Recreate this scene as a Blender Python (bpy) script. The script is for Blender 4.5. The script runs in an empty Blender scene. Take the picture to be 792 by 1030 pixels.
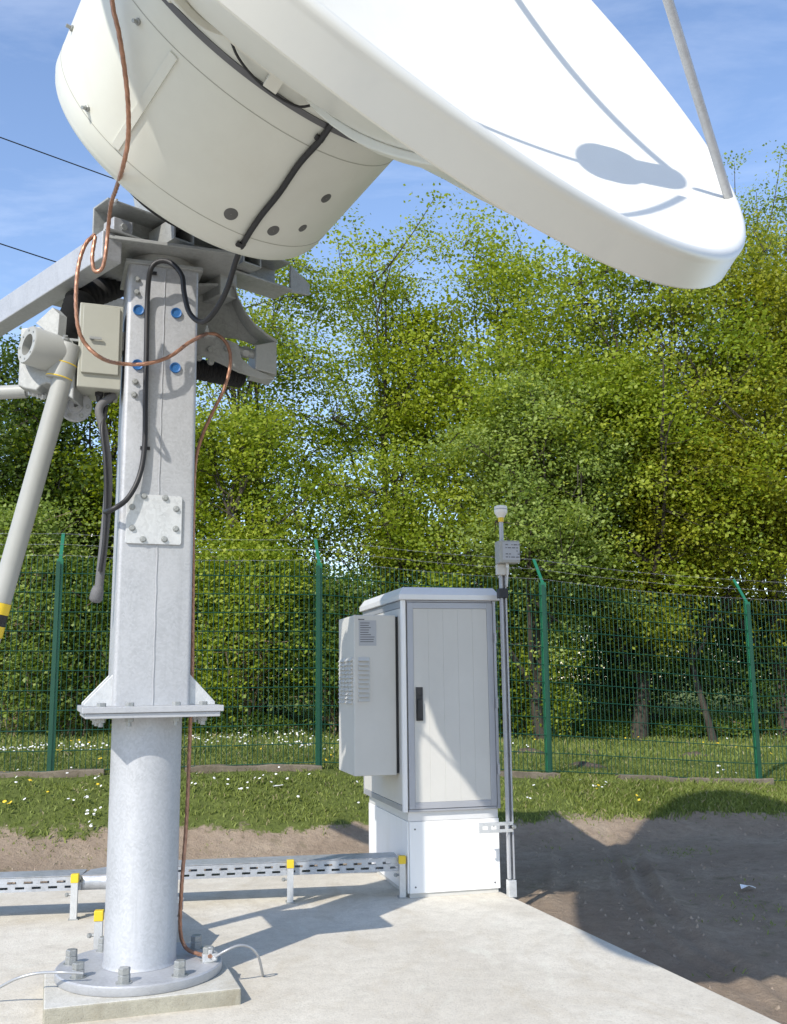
import bpy, bmesh, math, random
import numpy as np
from mathutils import Vector, Matrix

random.seed(7)
sc = bpy.context.scene
COL = sc.collection
R = math.radians

# ------------------------------------------------------------------ camera numbers
FPX, CX, CY, EYE = 1000.0, 396.0, 515.0, 1.45
PITCH, ROLL = math.atan(170 / FPX), math.atan(0.0105)
FWD = np.array([0, math.cos(PITCH), math.sin(PITCH)])
UP0 = np.array([0, -math.sin(PITCH), math.cos(PITCH)])
R0 = np.array([1.0, 0, 0])
RIGHT = math.cos(ROLL) * R0 - math.sin(ROLL) * UP0
UP = math.sin(ROLL) * R0 + math.cos(ROLL) * UP0
CAM = np.array([0, 0, EYE])


def ray(px, py):
    return FWD + RIGHT * (px - CX) / FPX - UP * (py - CY) / FPX


def at(px, py, Y):
    d = ray(px, py)
    return CAM + d * (Y / d[1])


def ground_at(px, py, Z=0.0):
    d = ray(px, py)
    return CAM + d * ((Z - EYE) / d[2])


def on_plane(px, py, P, N):
    d = ray(px, py)
    return CAM + d * (((P - CAM) @ N) / (d @ N))


def unit(v):
    v = np.asarray(v, float)
    return v / np.linalg.norm(v)


def yaw(deg):
    c, s = math.cos(R(deg)), math.sin(R(deg))
    return np.array([c, s, 0.0]), np.array([-s, c, 0.0])


ZUP = np.array([0, 0, 1.0])

# ------------------------------------------------------------------ node helpers


def new_mat(name):
    m = bpy.data.materials.new(name)
    m.use_nodes = True
    nt = m.node_tree
    b = nt.nodes['Principled BSDF']
    return m, nt, b


def nd(nt, typ, **kw):
    n = nt.nodes.new(typ)
    for k, v in kw.items():
        if k.startswith('i_'):
            n.inputs[k[2:].replace('_', ' ')].default_value = v
        else:
            setattr(n, k, v)
    return n


def ramp(nt, fac, stops):
    r = nt.nodes.new('ShaderNodeValToRGB')
    el = r.color_ramp.elements
    while len(el) < len(stops):
        el.new(0.5)
    for e, (p, c) in zip(el, stops):
        e.position = p
        e.color = (*c, 1) if len(c) == 3 else c
    nt.links.new(fac, r.inputs[0])
    return r.outputs[0]


def noise(nt, vec, scale, detail=6, rough=0.6, dist=0.0):
    n = nd(nt, 'ShaderNodeTexNoise')
    n.inputs['Scale'].default_value = scale
    n.inputs['Detail'].default_value = detail
    n.inputs['Roughness'].default_value = rough
    n.inputs['Distortion'].default_value = dist
    nt.links.new(vec, n.inputs['Vector'])
    return n.outputs['Fac']


def mixc(nt, fac, a, b, mode='MIX'):
    n = nd(nt, 'ShaderNodeMix', data_type='RGBA', blend_type=mode)
    for s, v in ((n.inputs[0], fac), (n.inputs[6], a), (n.inputs[7], b)):
        if hasattr(v, 'is_output'):
            nt.links.new(v, s)
        elif isinstance(v, (int, float)):
            s.default_value = v
        else:
            s.default_value = (*v, 1)
    return n.outputs[2]


def bump(nt, h, strength, dist):
    b = nd(nt, 'ShaderNodeBump')
    b.inputs['Strength'].default_value = strength
    b.inputs['Distance'].default_value = dist
    nt.links.new(h, b.inputs['Height'])
    return b.outputs[0]


def coords(nt, kind='Object'):
    return nd(nt, 'ShaderNodeTexCoord').outputs[kind]


def stretched(nt, vec, s):
    m = nd(nt, 'ShaderNodeMapping')
    m.inputs['Scale'].default_value = s
    nt.links.new(vec, m.inputs['Vector'])
    return m.outputs[0]


def mat_paint(name, col, rough=0.45, var=0.08, bumpy=0.0, metal=0.0, dirt=None, dscale=3.0):
    m, nt, b = new_mat(name)
    v = coords(nt)
    n = noise(nt, v, dscale, 8, 0.65)
    c2 = tuple(x * (1 - var) for x in col)
    c3 = tuple(min(1, x * (1 + var * 0.5)) for x in col)
    c = ramp(nt, n, [(0.3, c2), (0.7, c3)])
    if dirt:
        n2 = noise(nt, stretched(nt, v, (2.2, 2.2, 0.6)), 2.3, 9, 0.72, 0.3)
        f = ramp(nt, n2, [(0.52, (0, 0, 0)), (0.78, (0.5, 0.5, 0.5))])
        c = mixc(nt, f, c, dirt)
    nt.links.new(c, b.inputs['Base Color'])
    b.inputs['Roughness'].default_value = rough
    b.inputs['Metallic'].default_value = metal
    if bumpy:
        nt.links.new(bump(nt, noise(nt, v, 160, 3), bumpy, 0.002), b.inputs['Normal'])
    return m


def mat_galv(name, base, metal=0.35, rough=0.48, spangle=38, contrast=0.2):
    m, nt, b = new_mat(name)
    v = coords(nt)
    vo = nd(nt, 'ShaderNodeTexVoronoi')
    vo.inputs['Scale'].default_value = spangle
    vo.inputs['Randomness'].default_value = 1
    nt.links.new(mixc(nt, 0.08, v, nd(nt, 'ShaderNodeTexNoise').outputs['Color']), vo.inputs['Vector'])
    sp = nd(nt, 'ShaderNodeSeparateColor')
    nt.links.new(vo.outputs['Color'], sp.inputs[0])
    lo = tuple(x * (1 - contrast) for x in base)
    hi = tuple(min(1, x * (1 + contrast * 0.6)) for x in base)
    c = ramp(nt, sp.outputs[0], [(0.0, lo), (1.0, hi)])
    big = noise(nt, stretched(nt, v, (1.6, 1.6, 0.9)), 3.0, 9, 0.7, 0.6)
    c = mixc(nt, ramp(nt, big, [(0.35, (0, 0, 0)), (0.68, (0.75, 0.75, 0.75))]), c,
             tuple(min(1, x * 1.18) for x in base))
    st = noise(nt, stretched(nt, v, (9, 9, 0.7)), 2.2, 6, 0.7)
    c = mixc(nt, ramp(nt, st, [(0.58, (0, 0, 0)), (0.8, (0.55, 0.55, 0.55))]), c,
             tuple(x * 0.72 for x in base))
    nt.links.new(c, b.inputs['Base Color'])
    b.inputs['Metallic'].default_value = metal
    r = nd(nt, 'ShaderNodeMapRange')
    r.inputs[3].default_value = rough - 0.1
    r.inputs[4].default_value = rough + 0.12
    nt.links.new(big, r.inputs[0])
    nt.links.new(r.outputs[0], b.inputs['Roughness'])
    nt.links.new(bump(nt, noise(nt, v, 55, 5), 0.12, 0.004), b.inputs['Normal'])
    return m


def mat_concrete(name, light, dark, scale=1.0, bs=0.5):
    m, nt, b = new_mat(name)
    v = coords(nt)
    n1 = noise(nt, v, 0.9 * scale, 10, 0.66, 0.5)
    n2 = noise(nt, v, 9 * scale, 10, 0.72)
    n3 = noise(nt, v, 90 * scale, 4, 0.6)
    c = ramp(nt, n1, [(0.32, dark), (0.62, light)])
    c = mixc(nt, ramp(nt, n2, [(0.42, (0, 0, 0)), (0.72, (0.6, 0.6, 0.6))]), c, tuple(x * 0.78 for x in dark))
    c = mixc(nt, ramp(nt, n3, [(0.3, (0.35, 0.35, 0.35)), (0.5, (0, 0, 0))]), c, tuple(x * 0.55 for x in dark))
    n5 = noise(nt, stretched(nt, v, (1.0, .55, 1)), 2.1 * scale, 9, .7, 1.2)
    c = mixc(nt, ramp(nt, n5, [(.52, (0, 0, 0)), (.7, (.5, .5, .5))]), c, (dark[0] * .74, dark[1] * .68, dark[2] * .58))
    c = mixc(nt, ramp(nt, n5, [(.3, (.5, .5, .5)), (.42, (0, 0, 0))]), c, tuple(min(.7, x * 1.1) for x in light))
    vo = nd(nt, 'ShaderNodeTexVoronoi')
    vo.inputs['Scale'].default_value = 26 * scale
    nt.links.new(v, vo.inputs['Vector'])
    pits = ramp(nt, vo.outputs['Distance'], [(0.06, (0.5, 0.5, 0.5)), (0.13, (0, 0, 0))])
    c = mixc(nt, pits, c, tuple(x * 0.5 for x in dark))
    nt.links.new(c, b.inputs['Base Color'])
    b.inputs['Roughness'].default_value = 0.9
    b.inputs['Specular IOR Level'].default_value = 0.2
    h = nd(nt, 'ShaderNodeMath', operation='ADD')
    nt.links.new(n2, h.inputs[0])
    nt.links.new(n3, h.inputs[1])
    nt.links.new(bump(nt, h.outputs[0], bs, 0.01), b.inputs['Normal'])
    return m


def mat_leaf(name, lo, mid, hi, trans=0.5):
    m, nt, b = new_mat(name)
    a = nd(nt, 'ShaderNodeAttribute', attribute_name='tone')
    c = ramp(nt, a.outputs['Fac'], [(0.0, lo), (0.5, mid), (1.0, hi)])
    nt.links.new(c, b.inputs['Base Color'])
    b.inputs['Roughness'].default_value = 0.5
    b.inputs['Specular IOR Level'].default_value = 0.35
    t = nd(nt, 'ShaderNodeBsdfTranslucent')
    nt.links.new(mixc(nt, 1.0, c, (1.0, 1.0, 0.45), 'MULTIPLY'), t.inputs[0])
    mx = nd(nt, 'ShaderNodeMixShader')
    mx.inputs[0].default_value = trans
    nt.links.new(b.outputs[0], mx.inputs[1])
    nt.links.new(t.outputs[0], mx.inputs[2])
    nt.links.new(mx.outputs[0], nt.nodes['Material Output'].inputs[0])
    return m


def mat_bark(name, dark, light):
    m, nt, b = new_mat(name)
    v = coords(nt)
    n = noise(nt, stretched(nt, v, (6, 6, 1.2)), 6, 8, 0.7)
    nt.links.new(ramp(nt, n, [(0.3, dark), (0.7, light)]), b.inputs['Base Color'])
    b.inputs['Roughness'].default_value = 0.9
    nt.links.new(bump(nt, n, 0.6, 0.02), b.inputs['Normal'])
    return m


M = {}
M['galv'] = mat_galv('galvanised_bright', (0.415, 0.425, 0.44), 0.3, 0.5, 110, 0.13)
M['galv_dark'] = mat_galv('galvanised_weathered', (0.34, 0.35, 0.34), 0.3, 0.55, 80, 0.16)
M['galv_light'] = mat_galv('galvanised_fresh', (0.56, 0.57, 0.57), 0.35, 0.42, 60, 0.15)
M['bolt'] = mat_galv('bolt_steel', (0.34, 0.35, 0.34), 0.5, 0.45, 120, 0.3)
M['tray'] = mat_galv('tray_steel', (0.45, 0.47, 0.50), 0.45, 0.4, 50, 0.2)
M['dish'] = mat_paint('dish_white_gloss', (0.73, 0.72, 0.65), 0.32, 0.03, dirt=(0.66, 0.65, 0.60))
M['drum'] = mat_paint('drum_white', (0.655, 0.66, 0.59), 0.42, 0.05, dirt=(0.6, 0.59, 0.51))
M['dish_back'] = mat_paint('dish_back_white', (0.68, 0.67, 0.59), 0.5, 0.05, dirt=(0.62, 0.6, 0.52))
M['rubber'] = mat_paint('black_rubber', (0.018, 0.018, 0.02), 0.5, 0.3)
M['matte_rubber_and_void'] = mat_paint('black_bellows_and_void', (0.012, 0.012, 0.012), 0.75, 0.3)  # rubber of the bellows; on the hub tube it paints the void's darkness
M['gasket'] = mat_paint('gasket_grey', (0.13, 0.13, 0.135), 0.7, 0.2)
M['blue'] = mat_paint('blue_plastic', (0.02, 0.12, 0.33), 0.5, 0.12)
M['yellow'] = mat_paint('yellow_plastic', (0.78, 0.55, 0.03), 0.45, 0.1)
M['boxgrey'] = mat_paint('box_grey_green', (0.37, 0.37, 0.315), 0.45, 0.08, 0.06, dirt=(0.35, 0.35, 0.3))
M['greypaint'] = mat_paint('grey_paint', (0.35, 0.355, 0.33), 0.5, 0.1, dirt=(0.33, 0.33, 0.3))
M['cab'] = mat_paint('cabinet_light_grey', (0.56, 0.55, 0.515), 0.5, 0.05, 0.08, dirt=(0.52, 0.51, 0.47))
M['cab_frame'] = mat_paint('cabinet_frame_aluminium', (0.40, 0.41, 0.44), 0.42, 0.08, metal=0.3)
M['cab_post'] = mat_paint('cabinet_corner_profile', (0.72, 0.72, 0.72), 0.35, 0.05, metal=0.15)
M['white'] = mat_paint('white_panel', (0.84, 0.84, 0.83), 0.4, 0.03, dirt=(0.72, 0.70, 0.64))
M['label'] = mat_paint('label_grey', (0.40, 0.41, 0.43), 0.5, 0.1)
M['ink'] = mat_paint('label_ink', (0.12, 0.12, 0.13), 0.6, 0.1)
M['dark'] = mat_paint('dark_plug', (0.11, 0.11, 0.105), 0.6, 0.3)
M['fence'] = mat_paint('fence_green', (0.014, 0.145, 0.075), 0.4, 0.15, dirt=(0.03, 0.12, 0.07))
M['wire_green'] = mat_paint('wire_green', (0.008, 0.065, 0.036), 0.45, 0.15)
M['barb'] = mat_galv('barbed_steel', (0.4, 0.4, 0.4), 0.5, 0.4, 120)
M['copper'] = mat_paint('copper_braid', (0.44, 0.235, 0.155), 0.42, 0.35, metal=0.55, dscale=30)
M['grey_wire'] = mat_paint('grey_wire', (0.42, 0.43, 0.44), 0.4, 0.15, metal=0.4)
M['plastic_white'] = mat_paint('antenna_white', (0.78, 0.77, 0.72), 0.4, 0.05)
M['pad'] = mat_concrete('concrete_pad', (0.67, 0.63, 0.54), (0.56, 0.515, 0.43), 1.0, 0.35)
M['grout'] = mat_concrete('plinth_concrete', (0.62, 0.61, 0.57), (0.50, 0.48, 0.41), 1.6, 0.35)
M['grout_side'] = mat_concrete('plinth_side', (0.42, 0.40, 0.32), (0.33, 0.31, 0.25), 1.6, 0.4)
M['kerb'] = mat_concrete('kerb_concrete', (0.25, 0.21, 0.16), (0.15, 0.125, 0.09), 2.0, 0.6)
M['paper'] = mat_paint('paper_white', (0.8, 0.8, 0.78), 0.7, 0.05)
M['mole'] = mat_paint('mole_soil', (0.10, 0.075, 0.055), 0.95, 0.4, dscale=18)
M['clod'] = mat_paint('clod_earth', (0.32, 0.255, 0.19), 0.95, 0.5, dscale=9)
M['bark'] = mat_bark('bark_grey_brown', (0.022, 0.018, 0.013), (0.075, 0.062, 0.046))
M['twig'] = mat_bark('twig_tan', (0.13, 0.09, 0.055), (0.3, 0.23, 0.15))

LEAF = {
    'lime': mat_leaf('leaf_lime', (0.176, 0.247, 0.014), (0.317, 0.388, 0.023), (0.468, 0.528, 0.053)),
    'fresh': mat_leaf('leaf_fresh', (0.156, 0.238, 0.019), (0.297, 0.374, 0.032), (0.467, 0.512, 0.070)),
    'grey': mat_leaf('leaf_greygreen', (0.169, 0.248, 0.046), (0.281, 0.371, 0.079), (0.426, 0.506, 0.145)),
    'olive': mat_leaf('leaf_olive', (0.169, 0.194, 0.015), (0.294, 0.325, 0.022), (0.425, 0.431, 0.044)),
    'deep': mat_leaf('leaf_deep_shaded', (0.040, 0.078, 0.012), (0.083, 0.134, 0.018), (0.150, 0.210, 0.032)),  # undergrowth leaves, darkened in colour for the shade of the canopy
    'shrub': mat_leaf('leaf_shrub_shaded', (0.072, 0.131, 0.017), (0.134, 0.207, 0.025), (0.230, 0.293, 0.064)),  # shrub and bush leaves, canopy shade worked into the colour
}


def mat_grass():
    m, nt, b = new_mat('grass_blade')
    a = nd(nt, 'ShaderNodeAttribute', attribute_name='tone')
    c = ramp(nt, a.outputs['Fac'], [(0.0, (0.104, 0.143, 0.026)), (0.5, (0.215, 0.267, 0.052)), (0.85, (0.305, 0.345, 0.085)), (1.0, (0.416, 0.364, 0.195))])
    nt.links.new(c, b.inputs['Base Color'])
    b.inputs['Roughness'].default_value = 0.6
    t = nd(nt, 'ShaderNodeBsdfTranslucent')
    nt.links.new(c, t.inputs[0])
    mx = nd(nt, 'ShaderNodeMixShader')
    mx.inputs[0].default_value = 0.3
    nt.links.new(b.outputs[0], mx.inputs[1])
    nt.links.new(t.outputs[0], mx.inputs[2])
    nt.links.new(mx.outputs[0], nt.nodes['Material Output'].inputs[0])
    return m


M['grass'] = mat_grass()


def mat_ground():
    m, nt, b = new_mat('soil_and_turf')
    v = coords(nt)
    a = nd(nt, 'ShaderNodeAttribute', attribute_name='turf')
    n1 = noise(nt, v, 1.1, 10, 0.7, 0.4)
    n2 = noise(nt, v, 14, 10, 0.75)
    n3 = noise(nt, v, 70, 6, 0.7)
    soil = ramp(nt, n1, [(0.3, (0.293, 0.221, 0.159)), (0.52, (0.377, 0.294, 0.215)), (0.72, (0.474, 0.384, 0.286))])
    soil = mixc(nt, ramp(nt, n2, [(0.45, (0, 0, 0)), (0.75, (0.7, 0.7, 0.7))]), soil, (0.215, 0.163, 0.120))
    soil = mixc(nt, ramp(nt, n3, [(0.62, (0, 0, 0)), (0.72, (0.6, 0.6, 0.6))]), soil, (0.36, 0.31, 0.25))
    n4 = noise(nt, v, 5, 8, 0.7)
    moss = ramp(nt, n4, [(0.57, (0, 0, 0)), (0.70, (0.4, 0.4, 0.4))])
    soil = mixc(nt, moss, soil, (0.08, 0.10, 0.03))
    turf = ramp(nt, n2, [(0.3, (0.074, 0.095, 0.027)), (0.6, (0.149, 0.182, 0.047)), (0.8, (0.216, 0.209, 0.095))])
    ad = nd(nt, 'ShaderNodeMath', operation='ADD')
    sb = nd(nt, 'ShaderNodeMath', operation='MULTIPLY_ADD')
    nt.links.new(n2, sb.inputs[0])
    sb.inputs[1].default_value = 0.9
    sb.inputs[2].default_value = -0.45
    nt.links.new(a.outputs['Fac'], ad.inputs[0])
    nt.links.new(sb.outputs[0], ad.inputs[1])
    f = ramp(nt, ad.outputs[0], [(0.42, (0, 0, 0)), (0.58, (1, 1, 1))])
    nt.links.new(mixc(nt, f, soil, turf), b.inputs['Base Color'])
    b.inputs['Roughness'].default_value = 0.95
    b.inputs['Specular IOR Level'].default_value = 0.1
    h = nd(nt, 'ShaderNodeMath', operation='MULTIPLY_ADD')
    nt.links.new(n3, h.inputs[0])
    h.inputs[1].default_value = 0.35
    nt.links.new(n2, h.inputs[2])
    nt.links.new(bump(nt, h.outputs[0], 0.9, 0.045), b.inputs['Normal'])
    return m


M['ground'] = mat_ground()

# ------------------------------------------------------------------ mesh builder


class MB:
    def __init__(self):
        self.v, self.f = [], []

    def add(self, vs, fs):
        o = len(self.v)
        self.v += [tuple(map(float, p)) for p in vs]
        self.f += [tuple(i + o for i in q) for q in fs]
        return self

    def box(self, c, half, ax=None):
        x, y, z = ax if ax else (R0, np.array([0, 1.0, 0]), ZUP)
        c = np.asarray(c, float)
        vs = [c + x * half[0] * i + y * half[1] * j + z * half[2] * k for i in (-1, 1) for j in (-1, 1) for k in (-1, 1)]
        return self.add(vs, [(0, 1, 3, 2), (4, 6, 7, 5), (0, 4, 5, 1), (2, 3, 7, 6), (0, 2, 6, 4), (1, 5, 7, 3)])

    def prism(self, pts, d):
        """extrude 3D polygon pts by vector d"""
        n = len(pts)
        d = np.asarray(d, float)
        vs = [np.asarray(p, float) for p in pts] + [np.asarray(p, float) + d for p in pts]
        fs = [tuple(range(n))[::-1], tuple(range(n, 2 * n))]
        fs += [(i, (i + 1) % n, n + (i + 1) % n, n + i) for i in range(n)]
        return self.add(vs, fs)

    def cyl(self, p0, p1, r0, r1=None, n=20, cap=True):
        r1 = r0 if r1 is None else r1
        return self.tube([p0, p1], [r0, r1], n, cap)

    def tube(self, path, r, n=8, cap=True, lobes=0, twist=0.0, depth=0.12):
        P = np.asarray(path, float)
        k = len(P)
        rad = np.full(k, r, float) if np.isscalar(r) else np.asarray(r, float)
        T = np.gradient(P, axis=0)
        T /= np.linalg.norm(T, axis=1)[:, None] + 1e-12
        ref = np.array([0, 0, 1.0]) if abs(T[0][2]) < 0.9 else np.array([1.0, 0, 0])
        a = np.cross(T[0], ref)
        a /= np.linalg.norm(a)
        L = 0.0
        vs = []
        for i in range(k):
            a = a - T[i] * (a @ T[i])
            a /= np.linalg.norm(a) + 1e-12
            b = np.cross(T[i], a)
            if i:
                L += np.linalg.norm(P[i] - P[i - 1])
            for j in range(n):
                t = 2 * math.pi * j / n
                rr = rad[i]
                if lobes:
                    rr *= 1 + depth * math.cos(lobes * t + twist * L)
                vs.append(P[i] + rr * (math.cos(t) * a + math.sin(t) * b))
        fs = []
        for i in range(k - 1):
            for j in range(n):
                fs.append((i * n + j, i * n + (j + 1) % n, (i + 1) * n + (j + 1) % n, (i + 1) * n + j))
        if cap:
            fs.append(tuple(range(n))[::-1])
            fs.append(tuple(range((k - 1) * n, k * n)))
        return self.add(vs, fs)

    def lathe(self, prof, O, axis, n=64, closed=False):
        """prof: list of (radius, axial)"""
        ax = unit(axis)
        ref = ZUP if abs(ax[2]) < 0.95 else R0
        a = unit(np.cross(ax, ref))
        b = np.cross(ax, a)
        vs, fs = [], []
        for (r, h) in prof:
            for j in range(n):
                t = 2 * math.pi * j / n
                vs.append(O + ax * h + max(r, 1e-4) * (math.cos(t) * a + math.sin(t) * b))
        m = len(prof)
        for i in range(m if closed else m - 1):
            i2 = (i + 1) % m
            for j in range(n):
                fs.append((i * n + j, i * n + (j + 1) % n, i2 * n + (j + 1) % n, i2 * n + j))
        return self.add(vs, fs)

    def hexbolt(self, p, d, r, h, shank=0.0, sr=None):
        d = unit(d)
        p = np.asarray(p, float)
        self.tube([p, p + d * h * 0.86, p + d * h], [r, r, r * 0.86], 6)
        if shank:
            self.tube([p + d * h * 0.5, p + d * (h + shank)], sr or r * 0.55, 10)
        return self

    def build(self, name, mat, parent=None, smooth=30, bevel=0.0, seg=2):
        me = bpy.data.meshes.new(name)
        org = np.array(parent.matrix_basis.translation) if parent is not None else np.zeros(3)
        base = org
        if parent is None:
            V = np.asarray(self.v)
            base = np.array([V[:, 0].mean(), V[:, 1].mean(), V[:, 2].min()])
        if parent is not None and parent.parent is not None:
            base = WORLD[parent.name]
        elif parent is not None:
            base = WORLD.get(parent.name, org)
        me.from_pydata([tuple(np.asarray(p) - base) for p in self.v], [], self.f)
        bm = bmesh.new()
        bm.from_mesh(me)
        bmesh.ops.recalc_face_normals(bm, faces=bm.faces)
        bm.to_mesh(me)
        bm.free()
        me.materials.append(mat)
        if smooth:
            me.polygons.foreach_set('use_smooth', [True] * len(me.polygons))
            me.set_sharp_from_angle(angle=R(smooth))
        o = bpy.data.objects.new(name, me)
        COL.objects.link(o)
        if parent is not None:
            o.parent = parent
            WORLD[o.name] = base
        else:
            o.location = base
            WORLD[o.name] = base
        if bevel:
            md = o.modifiers.new('bevel', 'BEVEL')
            md.width = bevel
            md.segments = seg
            md.limit_method = 'ANGLE'
            md.angle_limit = R(40)
            md.harden_normals = False
        return o


WORLD = {}


def tag(o, label=None, cat=None, group=None, kind=None):
    if label:
        o['label'] = label
    if cat:
        o['category'] = cat
    if group:
        o['group'] = group
    if kind:
        o['kind'] = kind
    return o


def thing(name, loc, label, cat, group=None):
    o = bpy.data.objects.new(name, None)
    o.empty_display_size = 0.2
    COL.objects.link(o)
    o.location = tuple(map(float, loc))
    WORLD[o.name] = np.asarray(loc, float)
    return tag(o, label, cat, group)


def spline(pts, n=10):
    """Catmull-Rom through pts"""
    P = [np.asarray(p, float) for p in pts]
    P = [2 * P[0] - P[1]] + P + [2 * P[-1] - P[-2]]
    out = []
    for i in range(1, len(P) - 2):
        for k in range(n):
            t = k / n
            a, b, c, d = P[i - 1], P[i], P[i + 1], P[i + 2]
            out.append(0.5 * ((2 * b) + (c - a) * t + (2 * a - 5 * b + 4 * c - d) * t * t + (3 * b - a - 3 * c + d) * t ** 3))
    out.append(P[-2])
    return np.array(out)


def resample(path, step):
    P = np.asarray(path)
    d = np.r_[0, np.cumsum(np.linalg.norm(np.diff(P, axis=0), axis=1))]
    m = max(2, int(d[-1] / step))
    s = np.linspace(0, d[-1], m)
    return np.stack([np.interp(s, d, P[:, k]) for k in range(3)], 1)


def circle_pts(c, a, b, r, n=40, t0=0, t1=2 * math.pi):
    return [c + r * (math.cos(t) * a + math.sin(t) * b) for t in np.linspace(t0, t1, n)]


# ------------------------------------------------------------------ layout: fence line
POSTS_PX = [((62, 561), (50, 783)), ((320, 567), (320, 772)), ((545, 586), (553, 781)), ((742, 606), (760.5, 790))]
FH = 2.15
posts = []
for (tx, ty), (bx, by) in POSTS_PX:
    dt, db = ray(tx, ty), ray(bx, by)
    Y = FH / (dt[2] / dt[1] - db[2] / db[1])
    posts.append(at(bx, by, Y))
posts = np.array(posts)
U, V = yaw(14.6)                                    # pad / cabinet / fence direction
fc = posts.mean(0)
k = np.polyfit((posts - fc) @ U, posts[:, 2], 1)
t_px = (posts - fc) @ U
FP0 = fc.copy()


def fence_z(t):
    """ground height along fence line"""
    z = np.interp(t, [-12, *t_px, 12], [posts[0][2] + .05, *posts[:, 2], posts[3][2] - .05])
    return z


def sd(x, y):
    """t along the fence, s = distance in front of the fence"""
    dx, dy = x - FP0[0], y - FP0[1]
    return dx * U[0] + dy * U[1], -(dx * V[0] + dy * V[1])


PAD_E1, PAD_E2 = ground_at(520, 904), ground_at(785, 1028)
PAD_DIR = unit(PAD_E2 - PAD_E1)


def smooth01(x):
    x = np.clip(x, 0, 1)
    return x * x * (3 - 2 * x)


def wave(x, y, seed, f):
    rs = np.random.RandomState(seed)
    z = 0
    for i in range(5):
        a, p = rs.uniform(0, 6.28, 2)
        k = f * rs.uniform(0.6, 1.7)
        z = z + np.sin((x * math.cos(a) + y * math.sin(a)) * k + p)
    return z / 5


TRK = np.array([ground_at(p[0], p[1], -0.02)[:2] for p in ((630, 838), (643, 862), (652, 885), (672, 910), (700, 938), (745, 962), (800, 990), (880, 1035))])


def track_d(x, y):
    best = np.full(np.shape(x), 9.0)
    for (x0, y0), (x1, y1) in zip(TRK[:-1], TRK[1:]):
        dx, dy = x1 - x0, y1 - y0
        t = np.clip(((x - x0) * dx + (y - y0) * dy) / (dx * dx + dy * dy), 0, 1)
        ex, ey = x - (x0 + t * dx), y - (y0 + t * dy)
        d = np.hypot(ex, ey) * np.where(ex * dy - ey * dx > 0, 1, -1)
        best = np.where(np.abs(d) < np.abs(best), d, best)
    return best


def ground_z(x, y, fine=True):
    x, y = np.asarray(x, float), np.asarray(y, float)
    t, s = sd(x, y)
    zf = fence_z(t)
    front = -0.09 + (zf + 0.09) * smooth01(1 - s / 1.7)
    back = zf + np.clip(-s, 0, 9) * (0.042 + 0.024 * smooth01((t + 1) / 5))
    z = np.where(s > 0, front, back)
    z = z + 0.02 * wave(x, y, 3, 1.9) * smooth01((3.0 - s) / 1.2) + 0.035 * wave(x, y, 5, 0.7) * smooth01((1.5 - s) / 2)
    if fine:
        z = z + 0.013 * wave(x, y, 8, 7) + 0.009 * wave(x, y, 9, 17) + 0.006 * wave(x, y, 12, 41)
        d = track_d(x, y) + .018 * wave(x, y, 14, 5) + .008 * wave(x, y, 15, 23)
        tk = np.clip(.62 + .6 * wave(x, y, 16, 3.3), .1, 1)
        for off, w, h in ((0.0, 0.035, -0.035), (0.10, 0.028, 0.036), (-0.1, 0.03, 0.034), (0.19, 0.035, -0.022), (0.27, 0.03, .018), (-0.24, 0.06, -0.016), (.62, .05, -.022), (.72, .03, .02)):
            z = z + .8 * h * tk * np.exp(-((d - off) / w) ** 2)
    # keep well below the pad
    return z


EDGE_T, EDGE_S = [-8.0], []
for _px, _py in ((-20, 839), (60, 838), (190, 831), (340, 827), (450, 822), (560, 820), (650, 818), (790, 818)):
    _d = ray(_px, _py)
    for _Y in np.arange(5, 13, .01):
        _q = CAM + _d * _Y / _d[1]
        if _q[2] <= ground_z(_q[0], _q[1], False):
            break
    _t, _s = sd(_q[0], _q[1])
    EDGE_T.append(float(_t))
    EDGE_S.append(float(_s))
EDGE_S = [EDGE_S[0]] + EDGE_S
print('turf edge', np.round(EDGE_T, 2), np.round(EDGE_S, 2))


def turf_mask(x, y):
    t, s = sd(x, y)
    edge = np.interp(t, EDGE_T, EDGE_S) + 0.16 * wave(x, y, 21, 2.6) + 0.14 * wave(x, y, 22, 8) + .07 * wave(x, y, 23, 21) 
    return np.clip(0.5 + (edge - s) / 0.35, 0, 1)


# ------------------------------------------------------------------ ground sheet
def build_ground():
    def axis(lo, hi, step, far):
        a = list(np.arange(lo, hi + 1e-6, step))
        d = step
        v = hi
        while v < far:
            d *= 1.35
            v += d
            a.append(v)
        d = step
        v = lo
        pre = []
        while v > -far:
            d *= 1.35
            v -= d
            pre.append(v)
        return np.array(pre[::-1] + a)
    xs = axis(-4.4, 5.2, 0.03, 600)
    ys = axis(4.4, 12.0, 0.03, 600)
    X, Y = np.meshgrid(xs, ys)
    Z = ground_z(X, Y)
    nx, ny = len(xs), len(ys)
    co = np.stack([X, Y, Z], -1).reshape(-1, 3).astype(np.float32)
    i = np.arange(nx - 1)[None, :] + np.arange(ny - 1)[:, None] * nx
    q = np.stack([i, i + 1, i + 1 + nx, i + nx], -1).reshape(-1, 4)
    o = fast_mesh('ground', co, q, M['ground'])
    at_ = o.data.attributes.new('turf', 'FLOAT', 'POINT')
    at_.data.foreach_set('value', turf_mask(X, Y).reshape(-1).astype(np.float32))
    o['kind'] = 'structure'
    return o


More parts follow.
